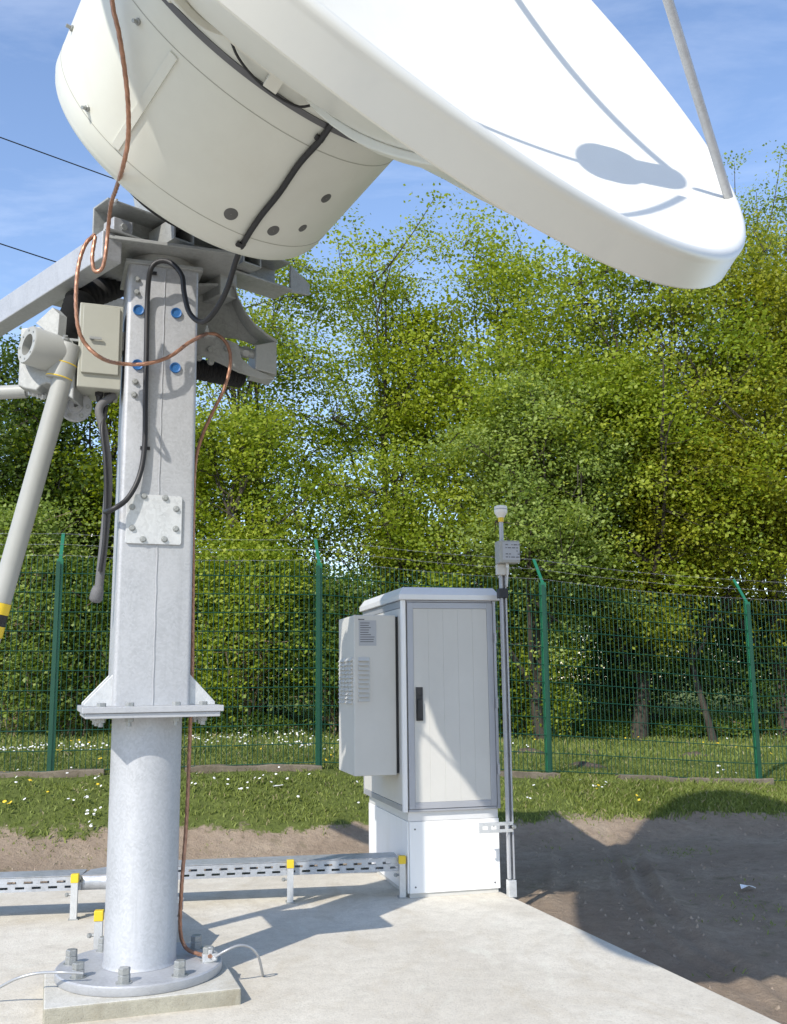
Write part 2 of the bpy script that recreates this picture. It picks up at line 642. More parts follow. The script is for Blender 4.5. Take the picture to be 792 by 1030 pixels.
def fast_mesh(name, co, quads, mat, parent=None, smooth=True, tone=None):
    me = bpy.data.meshes.new(name)
    nv, nf = len(co), len(quads)
    me.vertices.add(nv)
    me.vertices.foreach_set('co', np.ascontiguousarray(co, np.float32).ravel())
    kk = quads.shape[1]
    me.loops.add(nf * kk)
    me.loops.foreach_set('vertex_index', np.ascontiguousarray(quads, np.int32).ravel())
    me.polygons.add(nf)
    me.polygons.foreach_set('loop_start', np.arange(0, nf * kk, kk, dtype=np.int32))
    me.polygons.foreach_set('use_smooth', np.full(nf, smooth, bool))
    me.update(calc_edges=True)
    me.validate()
    me.materials.append(mat)
    if tone is not None:
        a = me.attributes.new('tone', 'FLOAT', 'FACE')
        a.data.foreach_set('value', np.ascontiguousarray(tone, np.float32))
    o = bpy.data.objects.new(name, me)
    COL.objects.link(o)
    if parent is not None:
        o.parent = parent
    return o


build_ground()

# ------------------------------------------------------------------ concrete pad (structure)
PFAR = ground_at(370, 879) + V * 0.22 - U * 0.1


def far_edge(x):
    return PFAR[1] + (x - PFAR[0]) * U[1] / U[0]


def build_pad():
    def line_x(Y):
        return PAD_E1[0] + (Y - PAD_E1[1]) * PAD_DIR[0] / PAD_DIR[1]
    # far right corner
    A = PAD_E1.copy()
    for _ in range(200):
        A = A - PAD_DIR * 0.01
        if A[1] >= far_edge(A[0]):
            break
    near = -5.0
    pts = [(line_x(near), near), (A[0], A[1]), (-14, far_edge(-14)), (-14, near)]
    m = MB()
    m.prism([(x, y, 0.0) for x, y in pts], (0, 0, -0.35))
    o = m.build('concrete_pad', M['pad'], None, 0, bevel=0.012)
    o['kind'] = 'structure'


build_pad()

# ------------------------------------------------------------------ mast
MX, MY = -1.255, 5.125
mu, mv = yaw(19.5)
MC = np.array([MX, MY, 0.0])
z_at = lambda px, py, Y: at(px, py, Y)[2]
PL_TOP, FL_TOP = 0.07, 0.115


def build_plinth():
    pts = [ground_at(*p, PL_TOP) for p in ((43.6, 1015), (243, 994), (221.6, 960))]
    fl, fr, br = pts
    bl = fl + (br - fr)
    m = MB()
    m.prism([fl, fr, br, bl], (0, 0, -0.10))
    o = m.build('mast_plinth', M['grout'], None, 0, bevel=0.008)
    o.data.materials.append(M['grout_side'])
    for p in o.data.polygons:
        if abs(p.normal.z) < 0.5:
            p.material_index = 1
    tag(o, 'low square concrete plinth under the round base flange of the mast', 'plinth')


build_plinth()

Z_MF = z_at(150, 722, MY - 0.3)          # underside of the mast flange plates
Z_MT = z_at(158, 268, MY - 0.19)         # top of the mast
HW = 0.187                               # half width of square column

mast = thing('antenna_mast', (MX, MY, PL_TOP), 'tall galvanised square steel mast on a round tube bolted to a concrete plinth', 'mast')


def P(u, v, z):
    return MC + mu * u + mv * v + ZUP * z


def rrect(hw, r, n=5):
    out = []
    for cx, cy, a0 in ((hw - r, hw - r, 0), (-hw + r, hw - r, 90), (-hw + r, -hw + r, 180), (hw - r, -hw + r, 270)):
        for i in range(n + 1):
            a = R(a0 + 90 * i / n)
            out.append((cx + r * math.cos(a), cy + r * math.sin(a)))
    return out


def build_mast():
    m = MB()
    m.lathe([(0.02, FL_TOP + 0.001), (0.179, FL_TOP + 0.001), (0.1755, FL_TOP + 0.008), (0.172, FL_TOP + 0.016), (0.172, Z_MF - 0.002), (0.02, Z_MF - 0.002)], MC, ZUP, 64)
    m.build('base_tube', M['galv'], mast, 40)
    m = MB()
    m.lathe([(0.1, PL_TOP + 0.002), (0.391, PL_TOP + 0.002), (0.394, PL_TOP + 0.006), (0.394, FL_TOP - 0.006), (0.388, FL_TOP), (0.1, FL_TOP)], MC, ZUP, 72)
    fl = m.build('base_flange', M['galv'], mast, 40)
    for i in range(8):
        a = R(45 * i + 2)
        p = MC + np.array([math.cos(a), math.sin(a), 0]) * 0.33 + ZUP * FL_TOP
        b = MB()
        b.tube([p, p + ZUP * 0.004], 0.038, 16)
        b.hexbolt(p + ZUP * 0.004, ZUP, 0.029, 0.034)
        b.hexbolt(p + ZUP * 0.039, ZUP, 0.028, 0.028)
        b.build('anchor_bolt', M['bolt'], fl, 30)
    # flange plates
    m = MB()
    m.box(P(0, 0, Z_MF + 0.012), (0.315, 0.315, 0.012), (mu, mv, ZUP))
    m.build('lower_flange', M['galv'], mast, 0, bevel=0.003)
    m = MB()
    m.box(P(0, 0, Z_MF + 0.0395), (0.33, 0.327, 0.0145), (mu, mv, ZUP))
    uf = m.build('upper_flange', M['galv'], mast, 0, bevel=0.003)
    zt = Z_MF + 0.054
    for (u, v) in ((-.24, -.255), (-.11, -.255), (.11, -.255), (.24, -.255), (-.25, .1), (.25, .1), (-.25, -.1), (.25, -.1)):
        b = MB()
        b.hexbolt(P(u, v, zt), ZUP, 0.022, 0.018)
        b.build('flange_bolt', M['bolt'], uf, 30)
        b = MB()
        b.hexbolt(P(u, v, Z_MF - 0.0005), -ZUP, 0.022, 0.02, 0.02, 0.012)
        b.build('flange_nut', M['bolt'], uf, 30)
    # column with rounded corners
    rr = rrect(HW, 0.022)
    n = len(rr)
    m = MB()
    vs = [P(u, v, zt + 0.0005) for u, v in rr] + [P(u * 0.965, v * 0.965, Z_MT) for u, v in rr]
    m.add(vs, [(i, (i + 1) % n, n + (i + 1) % n, n + i) for i in range(n)] + [tuple(range(n, 2 * n))])
    m.build('mast_column', M['galv'], mast, 40)
    # weld seam up the front
    m = MB()
    m.tube([P(0.005 + 0.0015 * math.sin(i * 2.1), -HW * (1 - 0.035 * i / 40) - 0.001, zt + 0.002 + (Z_MT - zt - 0.01) * i / 40) for i in range(41)], 0.0035, 6)
    m.build('weld_seam', M['galv'], mast, 60)
    # gussets at the foot
    for s in (-1, 1):
        m = MB()
        for v in (-0.15,):
            m.prism([P(s * (HW - .004), v, zt), P(s * 0.315, v, zt), P(s * 0.315, v, zt + 0.014), P(s * (HW - .004), v, zt + 0.155)], mv * 0.016)
        m.build('gusset', M['galv_light'], mast, 0, bevel=0.002)
        m = MB()
        m.prism([P(s * (HW - .004), .13, zt), P(s * 0.315, .13, zt), P(s * 0.315, .13, zt + 0.014), P(s * (HW - .004), .13, zt + 0.155)], mv * 0.016)
        m.build('gusset', M['galv_light'], mast, 0, bevel=0.002)
    # mast cap plate
    m = MB()
    m.box(P(0, 0, Z_MT + 0.011), (0.2, 0.2, 0.0105), (mu, mv, ZUP))
    m.build('cap_plate', M['galv_dark'], mast, 0, bevel=0.003)
    FN = -mv
    FPt = P(0, -HW * 0.985, 0)

    def fp(px, py, out=0.0):
        return on_plane(px, py, FPt + FN * out, FN)
    # cover plate with eight bolts
    c = [fp(*q) for q in ((126, 497), (183.5, 497), (183.5, 549), (126, 549))]
    m = MB()
    ctr = sum(c) / 4
    hw_, hh_ = 0.137, 0.125
    pts = []
    for cx, cz, a0 in ((hw_ - .012, hh_ - .012, 0), (-hw_ + .012, hh_ - .012, 90), (-hw_ + .012, -hh_ + .012, 180), (hw_ - .012, -hh_ + .012, 270)):
        for i in range(4):
            a = R(a0 + 30 * i)
            pts.append(ctr + mu * (cx + .012 * math.cos(a)) + ZUP * (cz + .012 * math.sin(a)) + FN * 0.0005)
    m.prism(pts, FN * 0.014)
    cp = m.build('cover_plate', M['galv_light'], mast, 0, bevel=0.002)
    for q in ((145, 499), (166.5, 501), (177.5, 512), (133, 510), (133, 531), (177, 532), (144, 542.5), (165.5, 542.5)):
        b = MB()
        p = fp(*q, out=0.0145)
        b.tube([p, p + FN * 0.002], 0.0165, 14)
        b.hexbolt(p + FN * 0.002, FN, 0.013, 0.011)
        b.build('cover_bolt', M['bolt'], cp, 30)
    # blue plugs
    for q in ((139.5, 312), (177.5, 315), (138.5, 367), (176.5, 370)):
        p = fp(*q)
        b = MB()
        b.lathe([(0.001, 0.004), (0.018, 0.004), (0.0215, 0.009), (0.027, 0.010), (0.028, 0.006), (0.028, -0.002)], p, FN, 24)
        b.build('plug', M['blue'], mast, 50)
    for q in ((138, 281), (137.5, 294), (136, 384), (135, 397)):
        p = fp(*q, out=0.001)
        b = MB()
        b.tube([p, p + FN * 0.002], 0.0165, 14)
        b.hexbolt(p + FN * 0.002, FN, 0.013, 0.012)
        b.build('column_bolt', M['bolt'], mast, 30)
    # clips of the black cable
    for q in ((146, 451), (153, 275)):
        p = fp(*q, out=0.002)
        b = MB()
        b.box(p + FN * 0.006, (0.024, 0.006, 0.008), (mu, mv, ZUP))
        b.build('cable_clip', M['rubber'], mast, 0)
    # ---------------- right hand support bracket
    YB = 5.2
    bN = mv
    bP = P(0, 0.02, 0)

    def bp(px, py, off=0.0):
        return on_plane(px, py, bP + bN * off, bN)
    web = [(190, 338), (206, 337), (222, 339), (240, 346), (243, 360), (254, 370), (278, 381), (262, 381), (240, 374), (222, 365), (205, 358), (190, 354)]
    m = MB()
    m.prism([bp(*q) for q in web], bN * 0.018)
    w1 = m.build('support_bracket', M['galv_dark'], mast, 0, bevel=0.002)
    for q in ((211, 352), (228, 350.5), (200, 360), (212, 364)):
        p = bp(*q)
        b = MB()
        b.tube([p, p - bN * 0.003], 0.02, 14)
        b.hexbolt(p - bN * 0.003, -bN, 0.0165, 0.014)
        b.build('bracket_bolt', M['bolt'], w1, 30)
    rib = [(190, 285), (236, 285), (240, 299), (247, 313), (256, 325), (268, 335), (279, 342)]
    m = MB()
    top = [bp(*q, off=-0.02) for q in rib]
    vs, fs = [], []
    for p in top:
        for off in (0.0, 0.24):
            for dz in (0, -0.014):
                vs.append(p + bN * off + ZUP * dz)
    for i in range(len(top) - 1):
        a, b_ = 4 * i, 4 * (i + 1)
        fs += [(a, b_, b_ + 2, a + 2), (a + 1, a + 3, b_ + 3, b_ + 1), (a, a + 1, b_ + 1, b_), (a + 2, b_ + 2, b_ + 3, a + 3)]
    fs += [(0, 2, 3, 1), (len(vs) - 4, len(vs) - 3, len(vs) - 1, len(vs) - 2)]
    m.add(vs, fs)
    m.build('curved_flange', M['galv_dark'], mast, 30)
    m = MB()
    back = [(190, 287), (234, 287), (238, 300), (246, 315), (256, 328), (268, 338), (256, 346), (238, 340), (190, 336)]
    m.prism([bp(*q, off=0.12) for q in back], bN * 0.018)
    m.build('bracket_web', M['galv_dark'], mast, 0, bevel=0.002)
    m = MB()
    m.prism([bp(*q, off=-0.01) for q in ((258, 347), (278.5, 343), (278.5, 377), (257, 371))], bN * 0.22)
    m.build('end_block', M['galv_dark'], mast, 0, bevel=0.004)
    p0, p1 = bp(238, 352, 0.06), bp(258, 357, 0.06)
    m = MB()
    m.tube([p0, p1], 0.026, 16)
    m.tube([p0 + (p1 - p0) * .3, p0 + (p1 - p0) * .6], 0.034, 6)
    m.build('adjusting_bolt', M['bolt'], mast, 40)
    # dark rubber bellows below the bracket
    q0, q1 = bp(192, 370, 0.1), bp(243, 380, 0.26)
    ax = unit(q1 - q0)
    L = np.linalg.norm(q1 - q0)
    m = MB()
    prof = []
    for i in range(25):
        prof.append((0.062 if i % 2 else 0.048, L * i / 24))
    m.lathe([(0.01, 0)] + prof + [(0.01, L)], q0, ax, 24)
    m.build('bellows', M['matte_rubber_and_void'], mast, 60)
    # clamp for the copper cable on the bracket
    p = bp(208, 336, -0.01)
    m = MB()
    m.box(p, (0.012, 0.012, 0.02), (mu, mv, ZUP))
    m.hexbolt(p + ZUP * .02, ZUP, 0.012, 0.014, 0.014, 0.006)
    m.box(p + mu * 0.02 - ZUP * .012, (0.03, 0.014, 0.003), (mu, mv, ZUP))
    m.build('earth_clamp', M['galv_light'], mast, 30)

    # ---------------- junction box on the left side
    jN = -mv
    jP = P(0, -0.15, 0)

    def jp(px, py, off=0.0):
        return on_plane(px, py, jP + jN * off, jN)
    ftl, ftr, fbr, fbl = jp(84, 304), jp(119.5, 306), jp(118, 379), jp(80, 377)
    m = MB()
    z0, z1 = (jp(95, 390)[2]), ftl[2]
    u0 = (jp(79.5, 340) - MC) @ mu
    u1 = -HW - 0.012
    m.box(P((u0 + u1) / 2, -0.15 + 0.13, (z0 + z1) / 2), ((u1 - u0) / 2, 0.13, (z1 - z0) / 2), (mu, mv, ZUP))
    jb = m.build('junction_box', M['boxgrey'], mast, 0, bevel=0.005)
    m = MB()
    m.box(P((u0 + u1) / 2, -0.15 - 0.0085, (z0 + z1) / 2 + 0.028), ((u1 - u0) / 2 - 0.016, 0.008, (z1 - z0) / 2 - 0.045), (mu, mv, ZUP))
    m.build('box_door', M['boxgrey'], jb, 0, bevel=0.003)
    m = MB()
    p = jp(92, 340.5, 0.017)
    m.tube([p, p + jN * 0.012], 0.009, 12)
    m.box(p + jN * 0.014 + mu * 0.02, (0.03, 0.004, 0.006), (mu, mv, ZUP))
    m.build('latch', M['bolt'], jb, 30)
    for du in (-0.028, 0.03):
        m = MB()
        p = P((u0 + u1) / 2 + 0.035 + du, -0.07, z0)
        m.hexbolt(p, -ZUP, 0.022, 0.022)
        m.tube([p - ZUP * .022, p - ZUP * .05], [0.017, 0.012], 14)
        m.build('cable_gland', M['rubber'], jb, 30)
    m = MB()
    m.box(P(-HW - 0.006, -0.02, (z0 + z1) / 2 + .05), (0.0055, 0.09, 0.05), (mu, mv, ZUP))
    m.build('box_bracket', M['galv_dark'], jb, 0)

    # ---------------- pivot housing and jack at the left
    Yp = 4.95
    pN = np.array([0, -1.0, 0])
    pc = lambda px, py, off=0.0: at(px, py, Yp - off)
    m = MB()
    hous = [(21, 330), (40, 328), (62, 345), (76, 352), (74, 402), (60, 394), (55, 388), (48, 385), (42, 387), (37, 393), (26, 391), (18, 388)]
    m.prism([pc(*q, off=0.10) for q in hous], (0.0, 0.16, 0.0))
    ph = m.build('pivot_housing', M['galv_dark'], mast, 0, bevel=0.008, seg=3)
    # barrel with a hollow ring, axis towards the lower left of the viewer
    c0 = pc(27.5, 346.5, 0.20)
    axb = unit(np.array([0.70, 0.72, -0.10]))
    m = MB()
    m.lathe([(0.056, 0.10), (0.056, 0.0), (0.093, -0.002), (0.098, 0.006), (0.098, 0.20), (0.05, 0.20)], c0, axb, 36)
    pr = m.build('pivot_barrel', M['greypaint'], ph, 40)
    for i in range(8):
        m = MB()
        a = 2 * math.pi * i / 8
        aa = unit(np.cross(axb, ZUP))
        bb = np.cross(axb, aa)
        p = c0 + 0.076 * (math.cos(a) * aa + math.sin(a) * bb) - axb * 0.0025
        m.tube([p, p - axb * 0.002], 0.005, 8)
        m.build('ring_screw', M['bolt'], ph, 30)
    m = MB()
    m.lathe([(0.001, 0.06), (0.0555, 0.06)], c0, axb, 30)
    m.build('barrel_bore', M['dark'], ph, 30)
    # triangular gusset plate over the barrel
    m = MB()
    m.prism([pc(*q, off=0.13) for q in ((36, 325), (53, 309), (60, 316), (58, 342))], (0.03, 0.03, -0.006))
    m.build('gusset_plate', M['galv_dark'], mast, 0, bevel=0.002)
    # bellows of the jack, running up to the right behind the box
    q0, q1 = at(68, 345, 5.06), at(82, 300, 5.18)
    q2 = at(122, 285, 5.38)
    for (s_, e_, r_) in ((q0, q1, 0.085), (q1, q2, 0.075)):
        ax = unit(e_ - s_)
        L = np.linalg.norm(e_ - s_)
        m = MB()
        prof = [(0.01, 0)] + [((r_ if i % 2 else r_ * 0.72), L * i / 18) for i in range(19)] + [(0.01, L)]
        m.lathe(prof, s_, ax, 22)
        m.build('bellows', M['matte_rubber_and_void'], mast, 60)
    # jack tube
    j0, j1 = at(66.5, 372, 4.86), at(0.5, 606, 4.86)
    ax = unit(j1 - j0)
    m = MB()
    hd = at(70, 347, 4.86)
    m.lathe([(0.02, 0), (0.060, 0), (0.066, 0.01), (0.066, 0.10), (0.0685, 0.103), (0.0685, 0.185), (0.064, 0.19), (0.01, 0.19)], hd, ax, 32)
    m.build('jack_head', M['greypaint'], mast, 40)
    m = MB()
    for off in (0.106, 0.182):
        m.lathe([(0.0686, off - .003), (0.0705, off), (0.0686, off + .003)], hd, ax, 32)
    m.build('jack_band', M['yellow'], mast, 40)
    m = MB()
    m.lathe([(0.01, 0.0), (0.0505, 0.0), (0.0505, np.linalg.norm(j1 - j0)), (0.01, np.linalg.norm(j1 - j0))], j0, ax, 28)
    m.build('jack_tube', M['greypaint'], mast, 40)
    e0 = j1
    for i, (mm, nm) in enumerate(((M['yellow'], 'warning_sleeve'), (M['rubber'], 'warning_band'), (M['yellow'], 'warning_sleeve'))):
        m = MB()
        m.lathe([(0.01, 0.0), (0.053, 0.0), (0.053, 0.055), (0.01, 0.055)], e0 + ax * (0.056 * i + 0.001), ax, 28)
        m.build(nm, mm, mast, 40)
    m = MB()
    m.lathe([(0.01, 0.0), (0.0505, 0.0), (0.0505, .6), (0.01, 0.6)], e0 + ax * 0.17, ax, 28)
    m.build('jack_rod', M['greypaint'], mast, 40)
    m = MB()
    p = hd + np.array([-0.01, -0.035, 0.012])
    m.hexbolt(p, (0.2, -0.5, 0.8), 0.02, 0.016, 0.01, 0.011)
    m.build('jack_bolt', M['bolt'], mast, 30)
    m = MB()
    m.box(at(70, 347, 4.95), (0.075, 0.09, 0.007), (mu, mv, ZUP))
    m.build('jack_plate', M['galv_dark'], mast, 0, bevel=0.002)
    # round flange disc behind the jack
    c1 = at(76, 409, 5.02)
    axd = unit(np.array([0.35, -0.9, -0.05]))
    m = MB()
    m.lathe([(0.01, 0.03), (0.035, 0.03), (0.04, 0.022), (0.08, 0.022), (0.083, 0.018), (0.083, 0.0), (0.01, 0.0)], c1, axd, 36)
    fd = m.build('pivot_disc', M['galv'], mast, 40)
    aa = unit(np.cross(axd, ZUP))
    bb = np.cross(axd, aa)
    for i in range(6):
        a = 2 * math.pi * i / 6
        p = c1 + 0.06 * (math.cos(a) * aa + math.sin(a) * bb) + axd * 0.0225
        b = MB()
        b.hexbolt(p, axd, 0.011, 0.009)
        b.build('disc_bolt', M['bolt'], fd, 30)
    m = MB()
    m.tube([at(-60, 398, 5.0), at(27, 393.5, 5.0)], 0.036, 24)
    m.tube([at(24, 393.7, 5.0), at(50, 396, 5.0)], 0.02, 16)
    m.build('side_tube', M['greypaint'], mast, 40)
    m = MB()
    p = at(45, 398, 4.95)
    m.hexbolt(p, (-0.7, -0.6, -0.2), 0.022, 0.02, 0.02, 0.012)
    m.hexbolt(p + np.array([-0.045, -0.01, 0.012]), (-0.7, -0.6, -0.2), 0.02, 0.02, 0.015, 0.011)
    m.build('pivot_bolt', M['galv_light'], mast, 30)
    m = MB()
    m.tube([at(47, 392, 5.0), at(78, 408, 5.04)], 0.03, 20)
    m.tube([at(50, 380, 5.0), at(50, 396, 5.0)], 0.028, 20)
    m.build('pivot_pin', M['galv'], mast, 40)
    return fp, bp


fp, bp = build_mast()

# ------------------------------------------------------------------ dish
DS = 2.15
KD = DS / 2.2
AZ, EL = R(136.0), R(28.6)
DN = np.array([math.cos(EL) * math.sin(AZ), math.cos(EL) * math.cos(AZ), math.sin(EL)])
DC = CAM + (np.array([-0.018, 1.66, 2.978]) - CAM) * DS
DA = unit(np.cross(DN, ZUP))
DB = np.cross(DA, DN)
FOC = 0.40 * 2 * DS
DEP = DS * DS / (4 * FOC)
HZ = np.array([math.sin(AZ), math.cos(AZ), 0.0])          # pointing direction on the ground
LA = np.array([-HZ[1], HZ[0], 0.0])                       # lateral, to the right and back
G_OFF, B_OFF = 0.347 * DS, 0.716 * DS
G_R, B_R = 0.362 * DS, 0.335 * DS

dish = thing('satellite_dish', (MX, MY, Z_MT + 0.022), 'huge white parabolic dish with a round drum behind it, mounted on the mast top', 'satellite dish')


def dish_ax(r, off, ang):
    """point at radius r, axial offset off from the rim plane, angle ang"""
    return DC + DN * off + r * (math.cos(ang) * DA + math.sin(ang) * DB)


def drum_r(off):
    t = (-off - G_OFF) / (B_OFF - G_OFF)
    return G_R + (B_R - G_R) * t


def drum_hit(px, py, out=0.0):
    """ray hit with the conical drum side"""
    d = unit(ray(px, py))
    lo = None
    for t in np.arange(2.5, 8.0, 0.004):
        p = CAM + d * t - DC
        a = p @ DN
        r = np.linalg.norm(p - DN * a)
        if r <= drum_r(a) + out and a < -0.45 and a > -B_OFF - 0.08:
            lo = t
            break
    if lo is None:
        return None, None
    p = CAM + d * lo
    q = p - DC
    a = q @ DN
    nrm = unit(q - DN * a)
    return DC + DN * a + nrm * (drum_r(a) + out), nrm


def build_dish():
    par = lambda r: -DEP * (1 - (r / DS) ** 2)
    prof = [(0.0, par(0))] + [(r, par(r)) for r in np.linspace(0.08, DS - 0.05, 44)]
    # rolled lip
    lipc, lr = (DS - 0.012, -0.028), 0.030
    for a in np.linspace(140, -5, 10):
        prof.append((lipc[0] + lr * math.cos(R(a)), lipc[1] + lr * math.sin(R(a)) + 0.0))
    m = MB()
    bk = [(DS + 0.020, -0.04), (DS + 0.046, -0.134), (DS + 0.042, -0.141), (DS + 0.0, -0.145)]
    prof += [(r, a) for r, a in bk]
    prof += [(r, par(r) - 0.075) for r in np.linspace(DS - 0.03, 0.575, 26)]
    m.lathe(prof, DC, DN, 160)
    # end the back inside the drum
    m.build('reflector', M['dish'], dish, 28)
    # back panels with radial ribs
    for i in range(12):
        ang = 2 * math.pi * (i + 0.42) / 12
        m = MB()
        tang = -math.sin(ang) * DA + math.cos(ang) * DB
        pts = [dish_ax(r, par(r) - 0.0755, ang) for r in np.linspace(0.825, DS - 0.10, 8)]
        pts2 = [dish_ax(r, par(r) - 0.10 - 0.012 * (1 - abs(r - 1.5)), ang) for r in np.linspace(0.825, DS - 0.10, 8)][::-1]
        vs = []
        m.prism([p - tang * 0.028 for p in pts + pts2], tang * 0.056)
        m.build('back_rib', M['dish_back'], dish, 30, bevel=0.006)
    # ring plate carrying the brackets just in front of the drum
    m = MB()
    m.lathe([(q * KD, h * KD) for q, h in ((0.802, -0.66), (0.861, -0.66), (0.861, -0.684), (0.802, -0.684))], DC, DN, 96, True)
    m.build('hub_ring', M['dish_back'], dish, 30)
    for i in range(10):
        ang = 2 * math.pi * (i + 0.15) / 10
        m = MB()
        rad = math.cos(ang) * DA + math.sin(ang) * DB
        tang = -math.sin(ang) * DA + math.cos(ang) * DB
        m.box(dish_ax(0.821 * KD, -0.715 * KD, ang), (0.020, 0.03, 0.030), (rad, tang, DN))
        m.build('hub_bracket', M['dish_back'], dish, 0, bevel=0.003)
    # drum
    fr = 0.075
    prof = [(0.67 * KD, -0.655 * KD), (G_R + 0.003, -0.655 * KD), (G_R, -G_OFF)]
    for off in np.linspace(G_OFF + 0.05, B_OFF - fr, 10):
        prof.append((drum_r(-off), -off))
    rb = drum_r(-B_OFF)
    for a in np.linspace(8, 90, 9):
        prof.append((rb - fr + fr * math.cos(R(a)), -(B_OFF - fr) - fr * math.sin(R(a))))
    prof.append((0.0, -B_OFF))
    m = MB()
    m.lathe(prof, DC, DN, 128)
    drum = m.build('hub_drum', M['drum'], dish, 35)
    # gasket and seams
    m = MB()
    m.lathe([(G_R - .004, -G_OFF + .014), (G_R + .007, -G_OFF + .012), (G_R + .007, -G_OFF - .012), (G_R - .004, -G_OFF - .014)], DC, DN, 128)
    m.build('gasket', M['gasket'], drum, 60)

    def seam(px, h, w, mat):
        p, _ = drum_hit(*px)
        a = (p - DC) @ DN
        m = MB()
        r = drum_r(a)
        m.lathe([(r - .004, a + w), (r + h, a + w * .6), (r + h, a - w * .6), (r - .004, a - w)], DC, DN, 128)
        m.build('drum_seam', mat, drum, 60)
    seam((242, 104), 0.0012, 0.003, M['boxgrey'])
    seam((174, 198), 0.0012, 0.0025, M['boxgrey'])
    # raised cover strip
    a_, na = drum_hit(176, 55, 0.001)
    b_, nb = drum_hit(117, 148, 0.001)
    t = unit(b_ - a_)
    w = np.cross(na, t)
    m = MB()
    N = unit(na + nb)
    for i in range(6):
        pa = a_ + (b_ - a_) * i / 6 - N * .004
        pb = a_ + (b_ - a_) * (i + 1) / 6 - N * .004
    m.prism([a_ - w * .021 - N * .006, a_ + w * .021 - N * .006, b_ + w * .021 - N * .006, b_ - w * .021 - N * .006], N * .013)
    m.build('cover_strip', M['drum'], drum, 0, bevel=0.002)
    for q, r in (((232.5, 215), 0.031), ((275, 231.5), 0.029), ((304.5, 229), 0.022), ((328, 199), 0.026)):
        p, nn = drum_hit(*q, 0.0)
        m = MB()
        m.lathe([(0.001, 0.004), (r * .75, 0.004), (r, 0.002), (r * 1.02, -0.004)], p, nn, 24)
        m.build('plug', M['dark'], drum, 50)
    for q in ((139.5, 22), (88.5, 109), (73.5, 29)):
        p, nn = drum_hit(*q, 0.0)
        if p is None:
            continue
        m = MB()
        m.hexbolt(p - nn * .002, nn, 0.014, 0.012)
        m.tube([p + nn * .01, p + nn * .03], 0.008, 8)
        m.build('drum_stud', M['bolt'], drum, 30)
    # hub behind the drum, its black colour standing in for the shaded void
    m = MB()
    m.lathe([(0.01, -B_OFF + .02), (0.32, -B_OFF + .02), (0.32, -B_OFF - 0.20), (0.01, -B_OFF - 0.20)], DC, DN, 40)
    m.build('hub_tube', M['matte_rubber_and_void'], dish, 40)
    # feed struts meeting on the axis
    n_pl = unit(np.cross(ray(737, 212), ray(672, 0)))
    tt = ((CAM - DC) @ n_pl) / (DN @ n_pl)
    foot = on_plane(737, 212, DC - DN * 0.05, DN)
    rel = foot - DC
    a0 = math.atan2(rel @ DB, rel @ DA)
    rf = np.linalg.norm(rel - DN * (rel @ DN))
    print('strut axis meet', tt, 'focus at', FOC - DEP, 'foot radius', rf)
    tt = min(max(tt, 0.6), 1.6)
    for i in range(4):
        ang = a0 + i * math.pi / 2
        f0 = dish_ax(min(rf, DS - 0.09), par(DS - 0.1) + 0.045, ang) if i else foot
        e = DC + DN * tt + 0.10 * (math.cos(ang) * DA + math.sin(ang) * DB) * (0 if i == 0 else 1)
        e = DC + DN * tt
        d = unit(e - f0)
        e = e - d * 0.16
        m = MB()
        m.tube([f0, e], 0.0215, 18)
        st = m.build('feed_strut', M['galv'], dish, 40)
        rad = math.cos(ang) * DA + math.sin(ang) * DB
        tang = -math.sin(ang) * DA + math.cos(ang) * DB
        m = MB()
        m.box(f0 - d * .0 - DN * .012 + rad * .012, (0.03, 0.024, 0.034), (rad, tang, DN))
        m.build('strut_bracket', M['dish'], st, 0, bevel=0.004)
        m = MB()
        m.hexbolt(f0 + tang * -.024 - DN * .012, -tang, 0.011, 0.009)
        m.build('bracket_bolt', M['bolt'], st, 30)
    m = MB()
    fo_ = DC + DB * 0.10
    m.lathe([(0.01, .93), (0.14, .93), (0.15, .91), (0.15, .80), (0.06, .78), (0.06, .71), (0.22, .69), (0.23, .67), (0.23, .61), (0.18, .59), (0.01, .61)], fo_, DN, 40)
    m.build('feed_housing', M['dish_back'], dish, 40)
    # ---------------- mount frame, over the mast
    zc = Z_MT + 0.072
    m = MB()
    m.lathe([(0.01, Z_MT + .0225), (0.185, Z_MT + .0225), (0.185, zc - .001), (0.01, zc - .001)], MC, ZUP, 40)
    m.build('slew_ring', M['galv_dark'], dish, 40)
    C = lambda a, h, z: MC + LA * a + HZ * h + ZUP * z
    # azimuth plate, in line with the mast
    m = MB()
    m.box(P(0.03, -0.02, zc + 0.010), (0.36, 0.28, 0.0095), (mu, mv, ZUP))
    m.build('azimuth_plate', M['galv_dark'], dish, 0, bevel=0.003)
    # cross channel open towards the pointing side
    zb, zt = zc + 0.036, zc + 0.225
    a0c, a1c, hf, hb = -0.40, 0.78, 0.17, -0.02
    m = MB()
    t_ = 0.012
    sec = [(hf, zb), (hb, zb), (hb, zt), (hf - .03, zt), (hf - .03, zt - t_), (hb + t_, zt - t_), (hb + t_, zb + t_), (hf, zb + t_)]
    m.prism([C(a0c, h, z) for h, z in sec], LA * (a1c - a0c))
    ch = m.build('cross_channel', M['galv_dark'], dish, 0, bevel=0.003)
    for a, z in ((-.33, .09), (-.10, .11), (.52, .09), (.68, .09)):
        m = MB()
        p = C(a, hb + t_, zc + z)
        m.hexbolt(p, HZ, 0.022, 0.018, 0.012, 0.012)
        m.build('channel_bolt', M['bolt'], ch, 30)
    m = MB()
    m.box(C(-0.30, 0.07, zb + .06), (0.055, 0.055, 0.045), (LA, HZ, ZUP))
    m.build('clamp_block', M['galv'], ch, 0, bevel=0.006)
    m = MB()
    m.hexbolt(C(-0.30, 0.125, zb + .06), HZ, 0.02, 0.014)
